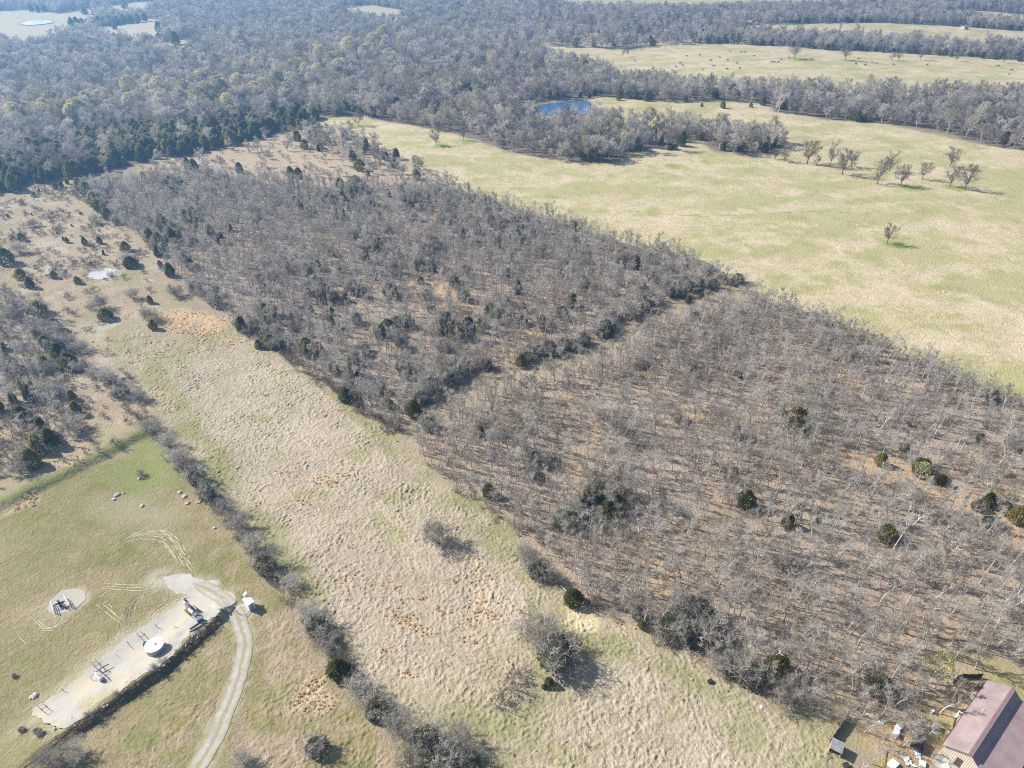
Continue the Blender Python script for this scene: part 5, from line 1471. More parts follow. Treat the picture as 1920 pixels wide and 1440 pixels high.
def make_house():
    A, Bp = V3(1849.3, 1278, 2.8), V3(1769.8, 1392.6, 2.8)       # far and near end of the left eave
    ax = unit(Bp - A); ax[2] = 0; ax = unit(ax)                  # along the ridge, towards the camera
    L = float(np.dot(Bp - A, ax))
    side = np.array([-ax[1], ax[0], 0.0])                        # across, to the right of the picture
    if side[0] < 0: side = -side
    root = empty('house', (A[0], A[1], hz1(A[0], A[1]) - 0.05), math.atan2(ax[1], ax[0]))
    tag(root, 'low house under a long mauve metal roof at the lower right corner', 'house')
    sg = 1.0 if np.dot(side, [-ax[1], ax[0], 0]) > 0 else -1.0
    # local frame: x along the ridge, y*sg across
    prof = [(0.0, 2.8), (3.75, 5.0), (5.35, 3.55), (10.2, 2.75)]  # left eave, ridge, break, right eave
    def loc(x, y, z): return (x, y * sg, z)
    def slope(name, p, q, mat, over=0.0):
        mb = MB()
        (y0, z0), (y1, z1) = p, q
        n = unit(np.array([-(z1 - z0), (y1 - y0)]))
        t = 0.10
        vs = []
        for x in (-0.4, L + 0.4):
            for (yy, zz) in ((y0, z0), (y1, z1)):
                vs.append(loc(x, yy, zz)); vs.append(loc(x, yy - n[0] * t, zz - n[1] * t))
        mb.add(vs, [(0, 2, 6, 4), (1, 5, 7, 3), (0, 4, 5, 1), (2, 3, 7, 6), (0, 1, 3, 2), (4, 6, 7, 5)])
        o = mb.build(name, mat, root)
        rb = MB()                                                # standing seams
        x = 0.0
        while x < L:
            rb.bar(loc(x, y0 + n[0] * 0.012, z0 + n[1] * 0.012), loc(x, y1 + n[0] * 0.012, z1 + n[1] * 0.012), 0.045, 0.05)
            x += 0.61
        rb.build('standing_seam', mat, o)
        return o
    slope('roof', prof[0], (prof[1][0] - 0.01, prof[1][1]), M['roof'])
    slope('roof', (prof[1][0] + 0.01, prof[1][1]), prof[2], M['roof'])
    slope('porch_roof', (prof[2][0] + 0.02, prof[2][1] - 0.02), prof[3], M['roof'])
    rc = MB()
    for s_, yy in ((-1, -0.16), (1, 0.16)):
        rc.bar(loc(-0.42, prof[1][0] + yy, prof[1][1] - 0.03), loc(L + 0.42, prof[1][0] + yy, prof[1][1] - 0.03), 0.34, 0.07)
    rc.build('ridge_cap', M['ridge_cap'], root)
    w = MB()                                                     # walls
    wl = [(0.35, 0.0), (9.9, 0.0)]
    for x in (0.0, L - 0.15):
        ys = [(0.35, 0), (9.9, 0), (9.9, 2.62), (5.35, 3.38), (3.75, 4.80), (0.35, 2.85)]
        vs = [loc(x, a, b) for a, b in ys] + [loc(x + 0.15, a, b) for a, b in ys]
        k = len(ys)
        w.add(vs, [tuple(range(k)), tuple(range(2 * k - 1, k - 1, -1))] + [(i, i + k, (i + 1) % k + k, (i + 1) % k) for i in range(k)])
    for y_, h_ in ((0.35, 2.82), (9.75, 2.62)):
        w.box(loc(L / 2, y_ + 0.075, h_ / 2), (L - 0.3, 0.15, h_))
    w.build('wall', M['siding'], root)
    sd = MB()                                                    # siding battens on the gable seen from the air
    y_ = 0.5
    while y_ < 9.8:
        top = np.interp(y_, [0.35, 3.75, 5.35, 9.9], [2.85, 4.80, 3.38, 2.62])
        sd.box(loc(L + 0.018, y_, top / 2), (0.03, 0.05, top - 0.05))
        y_ += 0.3
    sd.build('batten', M['siding'], root)['kind'] = 'stuff'
    d = MB(); d.box(loc(L + 0.03, 3.0, 1.02), (0.06, 0.95, 2.04)); d = d.build('door', M['trim'], root)
    k = MB(); k.box(loc(L + 0.09, 3.35, 1.0), (0.06, 0.05, 0.12)); k.build('handle', M['steel_grey'], d)
    g = MB(); g.bar(loc(-0.4, -0.08, 2.74), loc(L + 0.4, -0.08, 2.74), 0.13, 0.12); g.build('gutter', M['trim'], root)
    p = MB(); p.tube(loc(L * 0.42, 1.9, 3.8), loc(L * 0.42, 1.9, 4.35), 0.06, 0.06, 8); p.build('vent_pipe', M['steel_white'], root)
    return root, ax, side, L, A
house, hax, hside, hL, hA = make_house()

def at_px(u, v, z=0.0):
    x, y = W(u, v)
    return (x, y, hz1(x, y) + z)

def ang(p, q):
    a, b = W(*p), W(*q)
    return math.atan2(b[1] - a[1], b[0] - a[0])

yaw = math.atan2(hax[1], hax[0])
sl = MB(); sl.box((0, 0, 0.06), (2.6, 5.5, 0.16))
o = sl.build('patio_slab', M['concrete']); c_ = hA + hax * (hL + 1.5) + hside * 2.8
o.location = (c_[0], c_[1], hz1(c_[0], c_[1])); o.rotation_euler = (0, 0, yaw)
tag(o, 'grey concrete patio at the near gable of the mauve roofed house', 'patio')
for (u, v, sc_, lb) in [(1798, 1345, 1.0, 'larger white air conditioner by the eave of the mauve roofed house'), (1825, 1308, 0.75, 'smaller white air conditioner further up the eave of the house')]:
    t = empty('air_conditioner', at_px(u, v), yaw, (sc_,) * 3)
    tag(t, lb, 'air conditioner', 'air conditioners by the house')
    b = MB(); b.box((0, 0, 0.5), (1.0, 1.0, 0.86)); b.box((0, 0, 0.97), (1.06, 1.06, 0.06))
    b.build('body', M['steel_white'], t)
    f = MB(); f.tube((0, 0, 1.0), (0, 0, 1.03), 0.36, 0.36, 18)
    f = f.build('fan_grille', M['steel_black'], t)
    h_ = MB(); h_.tube((0, 0, 1.03), (0, 0, 1.06), 0.1, 0.08, 10); h_.build('hub', M['steel_grey'], f)
    p = MB(); p.box((0, 0, 0.03), (1.25, 1.25, 0.09)); p.build('base', M['concrete'], t)
# little deck with rails at the far end of the eave
t = empty('wooden_deck', at_px(1842, 1290), yaw)
tag(t, 'small grey railed deck at the far corner of the house', 'deck')
b = MB()
for k in range(8): b.box((-0.98 + k * 0.28, 0, 0.5), (0.25, 1.7, 0.05))
b.build('floor_board', M['wood'], t)['kind'] = 'stuff'
for sx in (-1, 1):
    for sy in (-1, 1):
        b = MB(); b.box((sx, sy * 0.8, 0.75), (0.1, 0.1, 1.5)); b.build('post', M['wood'], t)
for sy in (-1, 1):
    b = MB(); b.bar((-1, sy * 0.8, 1.45), (1, sy * 0.8, 1.45), 0.1, 0.06); b.bar((-1, sy * 0.8, 1.0), (1, sy * 0.8, 1.0), 0.06, 0.06); b.build('rail', M['wood'], t)
def board_fence(name, px, h, mat, label, cat='fence', post_every=8):
    line = smooth_line(WP(px), 0.25)
    seg = np.concatenate([[0], np.cumsum(np.linalg.norm(np.diff(line, axis=0), axis=1))])
    n = int(seg[-1] / 0.17)
    pts = np.stack([np.interp(np.arange(n) * 0.17, seg, line[:, 0]), np.interp(np.arange(n) * 0.17, seg, line[:, 1])], 1)
    x0, y0 = pts[0]
    z0 = hz1(x0, y0)
    t = empty(name, (x0, y0, z0)); tag(t, label, cat)
    zz = hz(pts[:, 0], pts[:, 1]) - z0
    me = None
    for i in range(n - 1):
        a = math.atan2(*(pts[i + 1] - pts[i])[::-1])
        if me is None:
            b = MB(); b.box((0, 0, h / 2), (0.155, 0.025, h)); me = b.mesh('board', mat)
        o = bpy.data.objects.new('board', me); col.objects.link(o); o.parent = t
        o.location = (pts[i][0] - x0, pts[i][1] - y0, zz[i] + random.uniform(-0.05, 0.03)); o.rotation_euler = (random.uniform(-0.03, 0.03), 0, a)
    pm = None
    for i in range(0, n, post_every):
        if pm is None:
            b = MB(); b.box((0, 0.075, h / 2 + 0.03), (0.1, 0.1, h + 0.06)); pm = b.mesh('post', mat)
        o = bpy.data.objects.new('post', pm); col.objects.link(o); o.parent = t
        o.location = (pts[i][0] - x0, pts[i][1] - y0, zz[i]); o.rotation_euler = (0, 0, math.atan2(*(pts[min(i + 1, n - 1)] - pts[min(i, n - 2)])[::-1]))
    return t
board_fence('curved_fence', [(1787, 1281), (1794, 1274), (1803, 1271), (1822, 1271), (1843, 1270)], 1.25, M['brown_wood'], 'dark brown curved board fence bending round the far corner of the house')
board_fence('board_fence', [(1589, 1342), (1577, 1362), (1562, 1383), (1553, 1396)], 1.5, M['wood'], 'straight grey board fence running down to the little shed')
def tubing(px, rad, label, mat, name='black_tubing', z=0.05):  # thin tube draped along a line on the ground
    line = smooth_line(WP(px), 0.4)
    zz = hz(line[:, 0], line[:, 1]) + z
    b = MB(); b.path([(p[0] - line[0][0], p[1] - line[0][1], q - zz[0]) for p, q in zip(line, zz)], rad, 6)
    o = b.build(name, mat); o.location = (line[0][0], line[0][1], zz[0])
    tag(o, label, 'tubing')
tubing([(1815, 1329), (1803, 1333), (1795, 1342), (1789, 1357), (1786, 1370), (1779, 1378)], 0.09, 'black hose snaking round the larger air conditioner', M['steel_black'])  # black tube following a thin dark line beside the eave
# little shed at the end of the straight fence
t = empty('garden_shed', at_px(1566, 1406), yaw + 0.3); tag(t, 'tiny open shed with grey lean-to roof at the end of the straight fence', 'shed')
b = MB()
for y_ in (-0.95, 0.95): b.box((0, y_, 0.85), (1.9, 0.08, 1.7))
b.box((-0.93, 0, 0.85), (0.08, 1.82, 1.7)); b.build('wall', varied('tan_plywood', (0.38, 0.27, 0.19), (0.5, 0.37, 0.27), 1.0), t)
b = MB(); b.box((0, 0, 1.82), (2.1, 2.0, 0.07)); r_ = b.build('roof', varied('weathered_tin', (0.16, 0.165, 0.17), (0.28, 0.28, 0.275), 1.5, rough=0.6), t); r_.rotation_euler = (0, 0.12, 0)
for k, (u, v, ln, a, lb) in enumerate([(1549, 1421, 2.2, 0.5, 'grey weathered plank lying in front of the tiny shed, the near one'), (1553, 1424, 2.0, 0.62, 'grey weathered plank lying in front of the tiny shed, the middle one'), (1545, 1417, 1.8, 0.4, 'grey weathered plank lying in front of the tiny shed, the far one'), (1661, 1426, 3.8, 1.05, 'long brown pole lying on the ground below the white boxes')]):
    b = MB(); b.box((0, 0, 0.06), (ln, 0.2, 0.06)); o = b.build('plank', M['wood'] if k < 3 else M['steel_rust']); o.location = at_px(u, v); o.rotation_euler = (0.02, -0.03, a)
    tag(o, lb, 'plank', 'loose planks')
def crate(u, v, sx, sy, h, rz, mat, label, cat='box', name='white_box', top=True):
    t = empty(name, at_px(u, v), rz); tag(t, label, cat)
    b = MB(); b.box((0, 0, h / 2), (sx, sy, h)); o = b.build('body', mat, t)
    md = o.modifiers.new('edge', 'BEVEL'); md.width = 0.03; md.segments = 2
    if top:
        b = MB(); b.box((0, 0, h + 0.03), (sx + 0.06, sy + 0.06, 0.06)); b.build('lid', mat, t)
        b = MB(); b.box((sx / 2 + 0.02, 0, h * 0.6), (0.03, sy * 0.4, 0.05)); b.build('handle', M['steel_grey'], t)
    return t
W_ = M['steel_white']
crate(1684, 1366, 1.25, 0.85, 0.75, 0.5, W_, 'upper of the two white chest freezers under the leafless bush', 'freezer', 'chest_freezer')
crate(1678, 1377, 1.3, 0.85, 0.75, 0.75, W_, 'lower of the two white chest freezers under the leafless bush', 'freezer', 'chest_freezer')
crate(1752, 1365, 0.75, 0.7, 1.0, 0.3, W_, 'white upright machine casting a dark shadow left of the house', 'machine', 'washing_machine')
crate(1747, 1336, 0.4, 0.4, 0.7, 0.3, W_, 'small white post box on the leaf litter above the white machine', 'box', 'white_post_box')
crate(1775, 1374, 0.55, 0.5, 0.5, 0.9, W_, 'small white box close under the house eave', 'box')
crate(1674, 1434, 1.5, 1.2, 0.55, 0.6, W_, 'large white box at the bottom edge, leftmost of the bottom row', 'box')
crate(1729, 1433, 1.0, 0.9, 0.4, 1.1, W_, 'low white box at the bottom edge right of the crumpled sheet', 'box')
crate(1773, 1438, 0.9, 0.7, 0.4, 0.2, W_, 'white box at the bottom edge nearest the house', 'box')
t = empty('covered_trailer', at_px(1718, 1398), 0.75); tag(t, 'small trailer under a dark tarp beside the white boxes', 'trailer')
b = MB(); b.box((0, 0, 0.95), (2.4, 1.6, 0.9)); b.box((0, 0, 1.45), (2.0, 1.2, 0.12)); b.build('tarp', M['steel_black'], t)
b = MB(); b.box((0, 0, 0.45), (2.5, 1.65, 0.1)); b.bar((1.2, 0, 0.42), (2.3, 0, 0.35), 0.1, 0.1); b.build('frame', M['steel_grey'], t)
for s_ in (-1, 1):
    b = MB(); b.tube((0, s_ * 0.8, 0.32), (0, s_ * 0.98, 0.32), 0.32, 0.32, 16); w_ = b.build('wheel', M['steel_black'], t)
    b = MB(); b.tube((0, s_ * 0.975, 0.32), (0, s_ * 1.0, 0.32), 0.17, 0.17, 12); b.build('rim', M['steel_grey'], w_)
def crumpled(u, v, sx, sy, seed, mat, label, name, cat):
    r = np.random.default_rng(seed)
    n = 9; vs = []
    for j in range(n):
        for i in range(n):
            e = 1 + 0.25 * r.normal() if i in (0, n - 1) or j in (0, n - 1) else 1
            vs.append((sx * (i / (n - 1) - 0.5) * e, sy * (j / (n - 1) - 0.5) * e, 0.08 + abs(r.normal()) * 0.14))
    b = MB(); b.add(vs, [(j * n + i, j * n + i + 1, (j + 1) * n + i + 1, (j + 1) * n + i) for j in range(n - 1) for i in range(n - 1)])
    o = b.build(name, mat); o.location = at_px(u, v); o.rotation_euler = (0, 0, r.random() * 3); tag(o, label, cat)
crumpled(1703, 1428, 1.5, 1.1, 3, W_, 'crumpled white sheet between the bottom white boxes', 'crumpled_sheet', 'sheet')
crumpled(1722, 1416, 1.2, 0.9, 4, M['tin'], 'bluish scrap heap just below the dark trailer', 'scrap_heap', 'scrap')
crumpled(1602, 1327, 1.2, 0.9, 5, M['rock'], 'pale rubbish scatter at the top end of the straight fence', 'rubbish_heap', 'rubbish')
crumpled(1631, 1342, 1.6, 0.8, 6, varied('reddish_rubbish', (0.36, 0.20, 0.14), (0.6, 0.48, 0.4), 2.5), 'reddish rubbish heap in the wood between fence and white boxes', 'rubbish_heap', 'rubbish')
crumpled(1651, 1354, 0.8, 0.5, 8, W_, 'small white rubbish heap left of the white freezers', 'rubbish_heap', 'rubbish')
crate(1331, 1279, 0.9, 0.6, 0.5, 0.4, M['steel_black'], 'small black box lying alone in the grass below the long thicket', 'box', 'black_box')
crate(1586, 1437, 0.9, 0.8, 0.6, 0.2, M['steel_black'], 'black box at the bottom edge right of the tiny shed', 'box', 'black_box')
b = MB(); b.tube((-0.9, 0, 0.18), (0.9, 0, 0.18), 0.11, 0.11, 10); b.tube((0.86, 0, 0.18), (0.98, 0, 0.18), 0.15, 0.15, 10); o = b.build('white_pipe', W_); o.location = at_px(1056, 1103); o.rotation_euler = (0, 0, -0.9); tag(o, 'short white pipe lying left of the round olive cedar', 'pipe')

# ------------------------------------------------------------------ well site (photo: lower left)
t = empty('storage_tank', at_px(295, 1222), 0.0); tag(t, 'squat round storage tank with white lid on the gravel pad', 'tank')
b = MB(); n = 40
for z0_, z1_, r0 in ((0, 0.72, 1.72), (0.72, 1.46, 1.715)):
    b.tube((0, 0, z0_), (0, 0, z1_), r0, r0, n, 0, False)
b.build('shell', M['tank_side'], t)
b = MB(); b.tube((0, 0, 1.46), (0, 0, 1.54), 1.80, 1.78, n); b.tube((0, 0, 1.54), (0, 0, 1.64), 1.78, 0.12, n); lid = b.build('lid', W_, t)
b = MB(); b.tube((0.2, 0.1, 1.66), (0.2, 0.1, 1.8), 0.18, 0.16, 12); b.build('hatch', M['steel_grey'], lid)
b = MB(); b.tube((0, 0, 0.70), (0, 0, 0.76), 1.745, 1.745, n); b.build('band', M['steel_rust'], t)
b = MB(); b.box((-2.25, 0.75, 0.55), (0.8, 0.5, 0.9), 0.4); b.tube((-1.7, 0.6, 0.5), (-2.3, 0.8, 0.5), 0.08, 0.08, 8); b.tube((-2.35, 0.95, 0), (-2.35, 0.95, 1.3), 0.06, 0.06, 8); b.build('valve_box', M['steel_black'], t)
def pipe_loop(px, label, w=0.8, h=0.6, loc=None):
    """pair of flow lines on low stands"""
    t = empty('pipe_rack', at_px(*px[0])); tag(t, label, 'pipes', 'pipe racks on the pad')
    o0 = np.array(t.location)
    line = smooth_line(WP(px), 0.5)
    d = np.gradient(line, axis=0); nn = np.stack([-d[:, 1], d[:, 0]], 1); nn /= np.linalg.norm(nn, axis=1)[:, None]
    zz = hz(line[:, 0], line[:, 1])
    for s_ in (-1, 1):
        q = line + nn * s_ * w / 2
        b = MB(); b.path([np.array([a[0], a[1], z + h]) - o0 for a, z in zip(q, zz)], 0.04, 6); b.build('pipe', M['steel_rust'], t)
    for i in range(1, len(line), 4):
        b = MB()
        for s_ in (-1, 1):
            q = line[i] + nn[i] * s_ * w / 2
            b.tube(np.array([q[0], q[1], zz[i]]) - o0, np.array([q[0], q[1], zz[i] + h]) - o0, 0.04, 0.04, 6)
        b.bar(np.array([*(line[i] + nn[i] * w / 2), zz[i] + h]) - o0, np.array([*(line[i] - nn[i] * w / 2), zz[i] + h]) - o0, 0.06, 0.06)
        b.build('stand', M['steel_grey'], t)
pipe_loop([(176, 1240), (181, 1249), (198, 1262), (202, 1260)], 'bent pair of pipes on stands left of the squat tank')
pipe_loop([(260, 1186), (265, 1193), (276, 1203)], 'short pair of pipes running to the squat tank')
pipe_loop([(76, 1322), (84, 1332), (92, 1337)], 'low pipe frame at the lower end of the gravel pad')
# horizontal separator
t = empty('separator_vessel', at_px(189, 1276), ang((184, 1272), (200, 1288))); tag(t, 'small horizontal white separator vessel on a pipe stand on the pad', 'vessel')
b = MB(); b.tube((-1.0, 0, 1.0), (0.9, 0, 1.0), 0.36, 0.36, 18); b.tube((-1.25, 0, 1.0), (-1.0, 0, 1.0), 0.16, 0.36, 18); b.tube((0.9, 0, 1.0), (1.15, 0, 1.0), 0.36, 0.16, 18); v_ = b.build('vessel', W_, t)
b = MB(); b.tube((0.1, 0, 1.3), (0.1, 0, 1.75), 0.1, 0.1, 10); b.tube((-0.5, 0, 1.3), (-0.5, 0, 1.6), 0.07, 0.07, 10); b.build('nozzle', M['steel_grey'], v_)
for x_ in (-0.75, 0.65):
    b = MB(); b.box((x_, 0, 0.35), (0.18, 0.6, 0.7)); b.build('saddle', M['steel_grey'], t)
b = MB(); b.path([(-1.3, -0.9, 0.9), (-1.3, 0.9, 0.9), (1.9, 0.9, 0.9), (1.9, 0.3, 0.9)], 0.05, 6)
for q in ((-1.3, -0.9), (-1.3, 0.9), (0.4, 0.9), (1.9, 0.9)): b.tube((q[0], q[1], 0), (q[0], q[1], 0.9), 0.045, 0.045, 6)
b.build('guard_rail', M['steel_rust'], t)
b = MB(); b.path([(-1.25, 0, 1.0), (-1.7, 0.1, 1.0), (-1.7, 0.1, 0.1)], 0.07, 8); b.path([(-1.7, 0.1, 0.5), (-1.8, 1.4, 0.5), (-1.4, 2.6, 0.5)], 0.1, 8); b.build('pipe', M['steel_rust'], t)
# heater treater skid beside the road head
t = empty('pump_skid', at_px(362, 1152), ang((352, 1140), (384, 1172))); tag(t, 'white vertical treater and pump skid at the road end of the pad', 'pump unit')
b = MB(); b.box((0.6, 0, 0.14), (5.2, 1.5, 0.16)); b.build('skid', M['steel_rust'], t)
b = MB(); b.tube((-1.7, 0.1, 0.2), (-1.7, 0.1, 2.3), 0.48, 0.48, 20); b.tube((-1.7, 0.1, 2.3), (-1.7, 0.1, 2.55), 0.48, 0.2, 20); v_ = b.build('treater', W_, t)
b = MB(); b.tube((-1.7, 0.1, 2.55), (-1.7, 0.1, 3.0), 0.2, 0.2, 12); b.tube((-1.7, 0.1, 3.0), (-1.7, 0.1, 3.08), 0.32, 0.3, 12); b.build('stack', M['steel_black'], v_)
b = MB(); b.tube((-0.7, -0.1, 0.95), (0.8, -0.1, 0.95), 0.34, 0.34, 16); b.tube((0.8, -0.1, 0.95), (0.98, -0.1, 0.95), 0.34, 0.15, 16); b.build('vessel', W_, t)
b = MB(); b.box((1.5, 0, 0.65), (0.9, 0.7, 0.8)); b.tube((1.05, 0, 0.7), (2.6, 0, 0.7), 0.2, 0.2, 12); b.box((2.6, 0, 0.6), (0.6, 0.55, 0.7)); b.build('pump', M['blue_paint'], t)
b = MB(); b.tube((1.95, 0.38, 0.75), (1.95, 0.5, 0.75), 0.36, 0.36, 18); b.build('flywheel', M['steel_black'], t)
b = MB(); b.path([(-1.2, 0.1, 1.4), (-0.9, 0.5, 1.4), (0.5, 0.55, 1.0), (1.5, 0.5, 1.2), (2.6, 0.4, 1.1), (3.1, 0.2, 0.2)], 0.07, 8); b.path([(-1.3, -0.3, 0.6), (0.2, -0.7, 0.5), (2.4, -0.6, 0.45), (3.2, -0.4, 0.3)], 0.06, 8); b.path([(-0.2, -0.1, 1.2), (-0.2, -0.1, 1.7), (0.5, -0.1, 1.7)], 0.05, 8); b.build('pipe', M['steel_black'], t)
crate(378, 1170, 1.1, 0.6, 0.9, ang((352, 1140), (384, 1172)) + 1.3, M['blue_paint'], 'blue grey control cabinet at the foot of the pump skid', 'cabinet', 'control_cabinet')
b = MB(); b.box((0, 0, 0.1), (4.6, 0.14, 0.2)); o = b.build('timber_beam', M['wood']); o.location = at_px(375, 1148); o.rotation_euler = (0, 0, ang((355, 1130), (394, 1165))); tag(o, 'long pale timber lying parallel to the pump skid', 'timber')
for (p, q, lb) in [((358, 1186), (385, 1168), 'pale timber edging the pad, upper one by the pump skid'), ((358, 1192), (390, 1174), 'dark timber edging the pad, lower one by the pump skid')]:
    x, y = W((p[0] + q[0]) / 2, (p[1] + q[1]) / 2)
    b = MB(); b.box((0, 0, 0.1), (float(np.linalg.norm(np.array(W(*p)) - np.array(W(*q)))), 0.16, 0.2)); o = b.build('timber_beam', M['wood']); o.location = (x, y, hz1(x, y) + 0.1); o.rotation_euler = (0, 0, ang(p, q)); tag(o, lb, 'timber', 'pad edging timbers')
# white meter house on its gravel spur
t = empty('meter_house', at_px(469, 1137), ang((458, 1118), (482, 1146))); tag(t, 'small white meter house with dark shaded side on the road spur', 'meter house')
b = MB(); b.box((0, 0, 1.0), (2.2, 1.3, 2.0)); b.build('wall', W_, t)
b = MB(); b.box((0, 0, 2.06), (2.45, 1.55, 0.12)); b.box((0, 0, 2.14), (2.3, 0.5, 0.06)); b.build('roof', W_, t)
b = MB(); b.box((1.115, 0, 0.92), (0.05, 0.8, 1.7)); d = b.build('door', M['steel_grey'], t)
b = MB(); b.box((1.16, 0.28, 0.95), (0.05, 0.05, 0.14)); b.build('handle', M['steel_black'], d)
b = MB(); b.tube((-1.5, 0.2, 0), (-1.5, 0.2, 2.6), 0.05, 0.05, 8); m_ = b.build('mast', M['steel_grey'], t)
b = MB(); b.box((-1.55, 0.2, 2.65), (0.6, 0.9, 0.05), 0, 0, 0.5); b.build('solar_panel', W_, m_)
b = MB(); b.path([(1.1, -0.8, 0.3), (1.6, -1.6, 0.3), (0.4, -2.6, 0.3), (-1.4, -2.6, 0.25)], 0.05, 8); b.build('pipe', M['steel_rust'], t)
# wellhead with white guard racks on the oval pad
t = empty('wellhead', at_px(114, 1136), ang((105, 1138), (124, 1131))); tag(t, 'dark wellhead valve tree on the small oval pad', 'wellhead')
b = MB(); b.tube((0, 0, 0), (0, 0, 0.35), 0.34, 0.34, 14); b.tube((0, 0, 0.35), (0, 0, 1.5), 0.14, 0.14, 12); b.box((0, 0, 0.8), (0.42, 0.42, 0.3)); b.box((0, 0, 1.3), (0.36, 0.36, 0.3)); b.build('casing_head', M['steel_black'], t)
b = MB(); b.tube((-1.0, 0, 1.0), (1.1, 0, 1.0), 0.12, 0.12, 10); b.box((0.55, 0, 1.0), (0.4, 0.36, 0.36)); b.box((-0.5, 0, 1.0), (0.34, 0.32, 0.32)); b.path([(0.3, 0, 0.9), (0.9, -0.7, 0.6), (0.9, -1.5, 0.1)], 0.1, 8); b.build('valve', M['steel_black'], t)
b = MB(); b.tube((0, 0.0, 1.5), (0, 0, 1.95), 0.07, 0.07, 8)
for k in range(16):
    a0, a1 = 2 * math.pi * k / 16, 2 * math.pi * (k + 1) / 16
    b.tube((0.25 * math.cos(a0), 0.25 * math.sin(a0), 1.8), (0.25 * math.cos(a1), 0.25 * math.sin(a1), 1.8), 0.035, 0.035, 6)
b.bar((-0.25, 0, 1.8), (0.25, 0, 1.8), 0.04, 0.04); b.build('hand_wheel', M['steel_black'], t)
for (p, q, lb) in [((98, 1133), (103, 1150), 'left white guard rack beside the wellhead'), ((122, 1121), (133, 1139), 'right white guard rack beside the wellhead')]:
    a = ang(p, q); x, y = W((p[0] + q[0]) / 2, (p[1] + q[1]) / 2)
    Lr = float(np.linalg.norm(np.array(W(*p)) - np.array(W(*q)))) * 0.95
    t = empty('guard_rack', (x, y, hz1(x, y)), a); tag(t, lb, 'guard rail', 'guard racks at the wellhead')
    for z_, y_ in ((1.15, 0), (0.65, 0), (0.25, 0.0)):
        b = MB(); b.tube((-Lr / 2, y_, z_), (Lr / 2, y_, z_), 0.07, 0.07, 8); b.build('rail', W_, t)
    for x_ in (-Lr / 2, 0, Lr / 2):
        b = MB(); b.tube((x_, 0, 0), (x_, 0, 1.2), 0.06, 0.06, 8); b.build('post', W_, t)
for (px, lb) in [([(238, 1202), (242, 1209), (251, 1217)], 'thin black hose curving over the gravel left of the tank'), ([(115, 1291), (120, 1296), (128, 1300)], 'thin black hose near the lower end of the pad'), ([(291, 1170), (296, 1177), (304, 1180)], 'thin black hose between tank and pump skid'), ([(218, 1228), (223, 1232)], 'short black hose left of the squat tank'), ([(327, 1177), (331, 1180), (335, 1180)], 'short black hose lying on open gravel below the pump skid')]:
    tubing(px, 0.045, lb, M['steel_black'], 'gravel_tubing', 0.1)  # thin black tubes following short dark arcs on the gravel

def rock(u, v, s_, seed, label):
    r = np.random.default_rng(seed)
    bm = bmesh.new(); bmesh.ops.create_icosphere(bm, subdivisions=2, radius=1.0)
    for q in bm.verts:
        q.co = q.co * (0.8 + 0.4 * r.random()); q.co.z *= 0.55
    me = bpy.data.meshes.new('pale_rock'); bm.to_mesh(me); bm.free(); me.materials.append(M['rock'])
    o = bpy.data.objects.new('pale_rock', me); col.objects.link(o)
    x, y = W(u, v); o.location = (x, y, hz1(x, y) + 0.12 * s_); o.scale = (s_, s_ * 0.75, s_); o.rotation_euler = (0, 0, r.random() * 6)
    tag(o, label, 'rock', 'pale rocks in the lawn and hedge')
for k, (u, v, s_, lb) in enumerate([(219, 929, 0.8, 'largest flat pale rock in the bare patch of the lawn'), (214, 937, 0.55, 'smaller pale rock just below the largest flat one'), (267, 949, 0.6, 'pale rock at the right of the bare lawn patch'), (232, 925, 0.4, 'small pale rock right above the largest flat one'), (337, 924, 0.6, 'pale rock at the hedge foot, the upper one'), (346, 932, 0.7, 'pale rock at the hedge foot, the second one'),
                                (352, 944, 0.6, 'pale rock at the hedge foot, the third one'), (372, 942, 0.6, 'pale rock under the hedge shrubs'), (402, 990, 0.5, 'pale rock at the hedge foot, the lowest one'), (66, 1304, 0.7, 'whitest rock at the left corner of the gravel pad'), (58, 1308, 0.5, 'smaller rock beside the whitest one at the pad corner'), (1770, 547, 0.6, 'pale rock on the right pasture'), (1762, 549, 0.5, 'smaller pale rock beside another on the right pasture'), (261, 898, 0.5, 'pale rock at the foot of the dead brush pile'), (1428, 1326, 0.5, 'pale rock in the grass of the south meadow')]):
    rock(u, v, s_, k, lb)
# rubble on the bank and the pad (uncountable)
RUB = []
for k in range(3):
    r = np.random.default_rng(k + 40); bm = bmesh.new(); bmesh.ops.create_icosphere(bm, subdivisions=1, radius=0.5)
    for q in bm.verts: q.co = q.co * (0.7 + 0.6 * r.random()); q.co.z *= 0.6
    me = bpy.data.meshes.new('stone'); bm.to_mesh(me); bm.free(); me.materials.append(M['rock']); RUB.append(bpy.data.objects.new('stone_source', me))
rp = np.concatenate([along([(376, 1188), (340, 1222), (300, 1258), (250, 1291), (200, 1327), (150, 1362), (112, 1388)], 0.35, 0.9), along([(300, 1225), (262, 1258), (230, 1283)], 0.7, 1.2), fill(G['pad'], 1.6, lambda x, y: 0.25 + 0 * x), along([(1075, 1140), (1100, 1160), (1115, 1178)], 0.5, 1.0)])
s = rng.uniform(0.12, 0.5, len(rp)); scatter('rubble', RUB, rp, np.stack([s, s, s], 1), 'pale stones strewn along the bank and over the pad', cat='rubble')

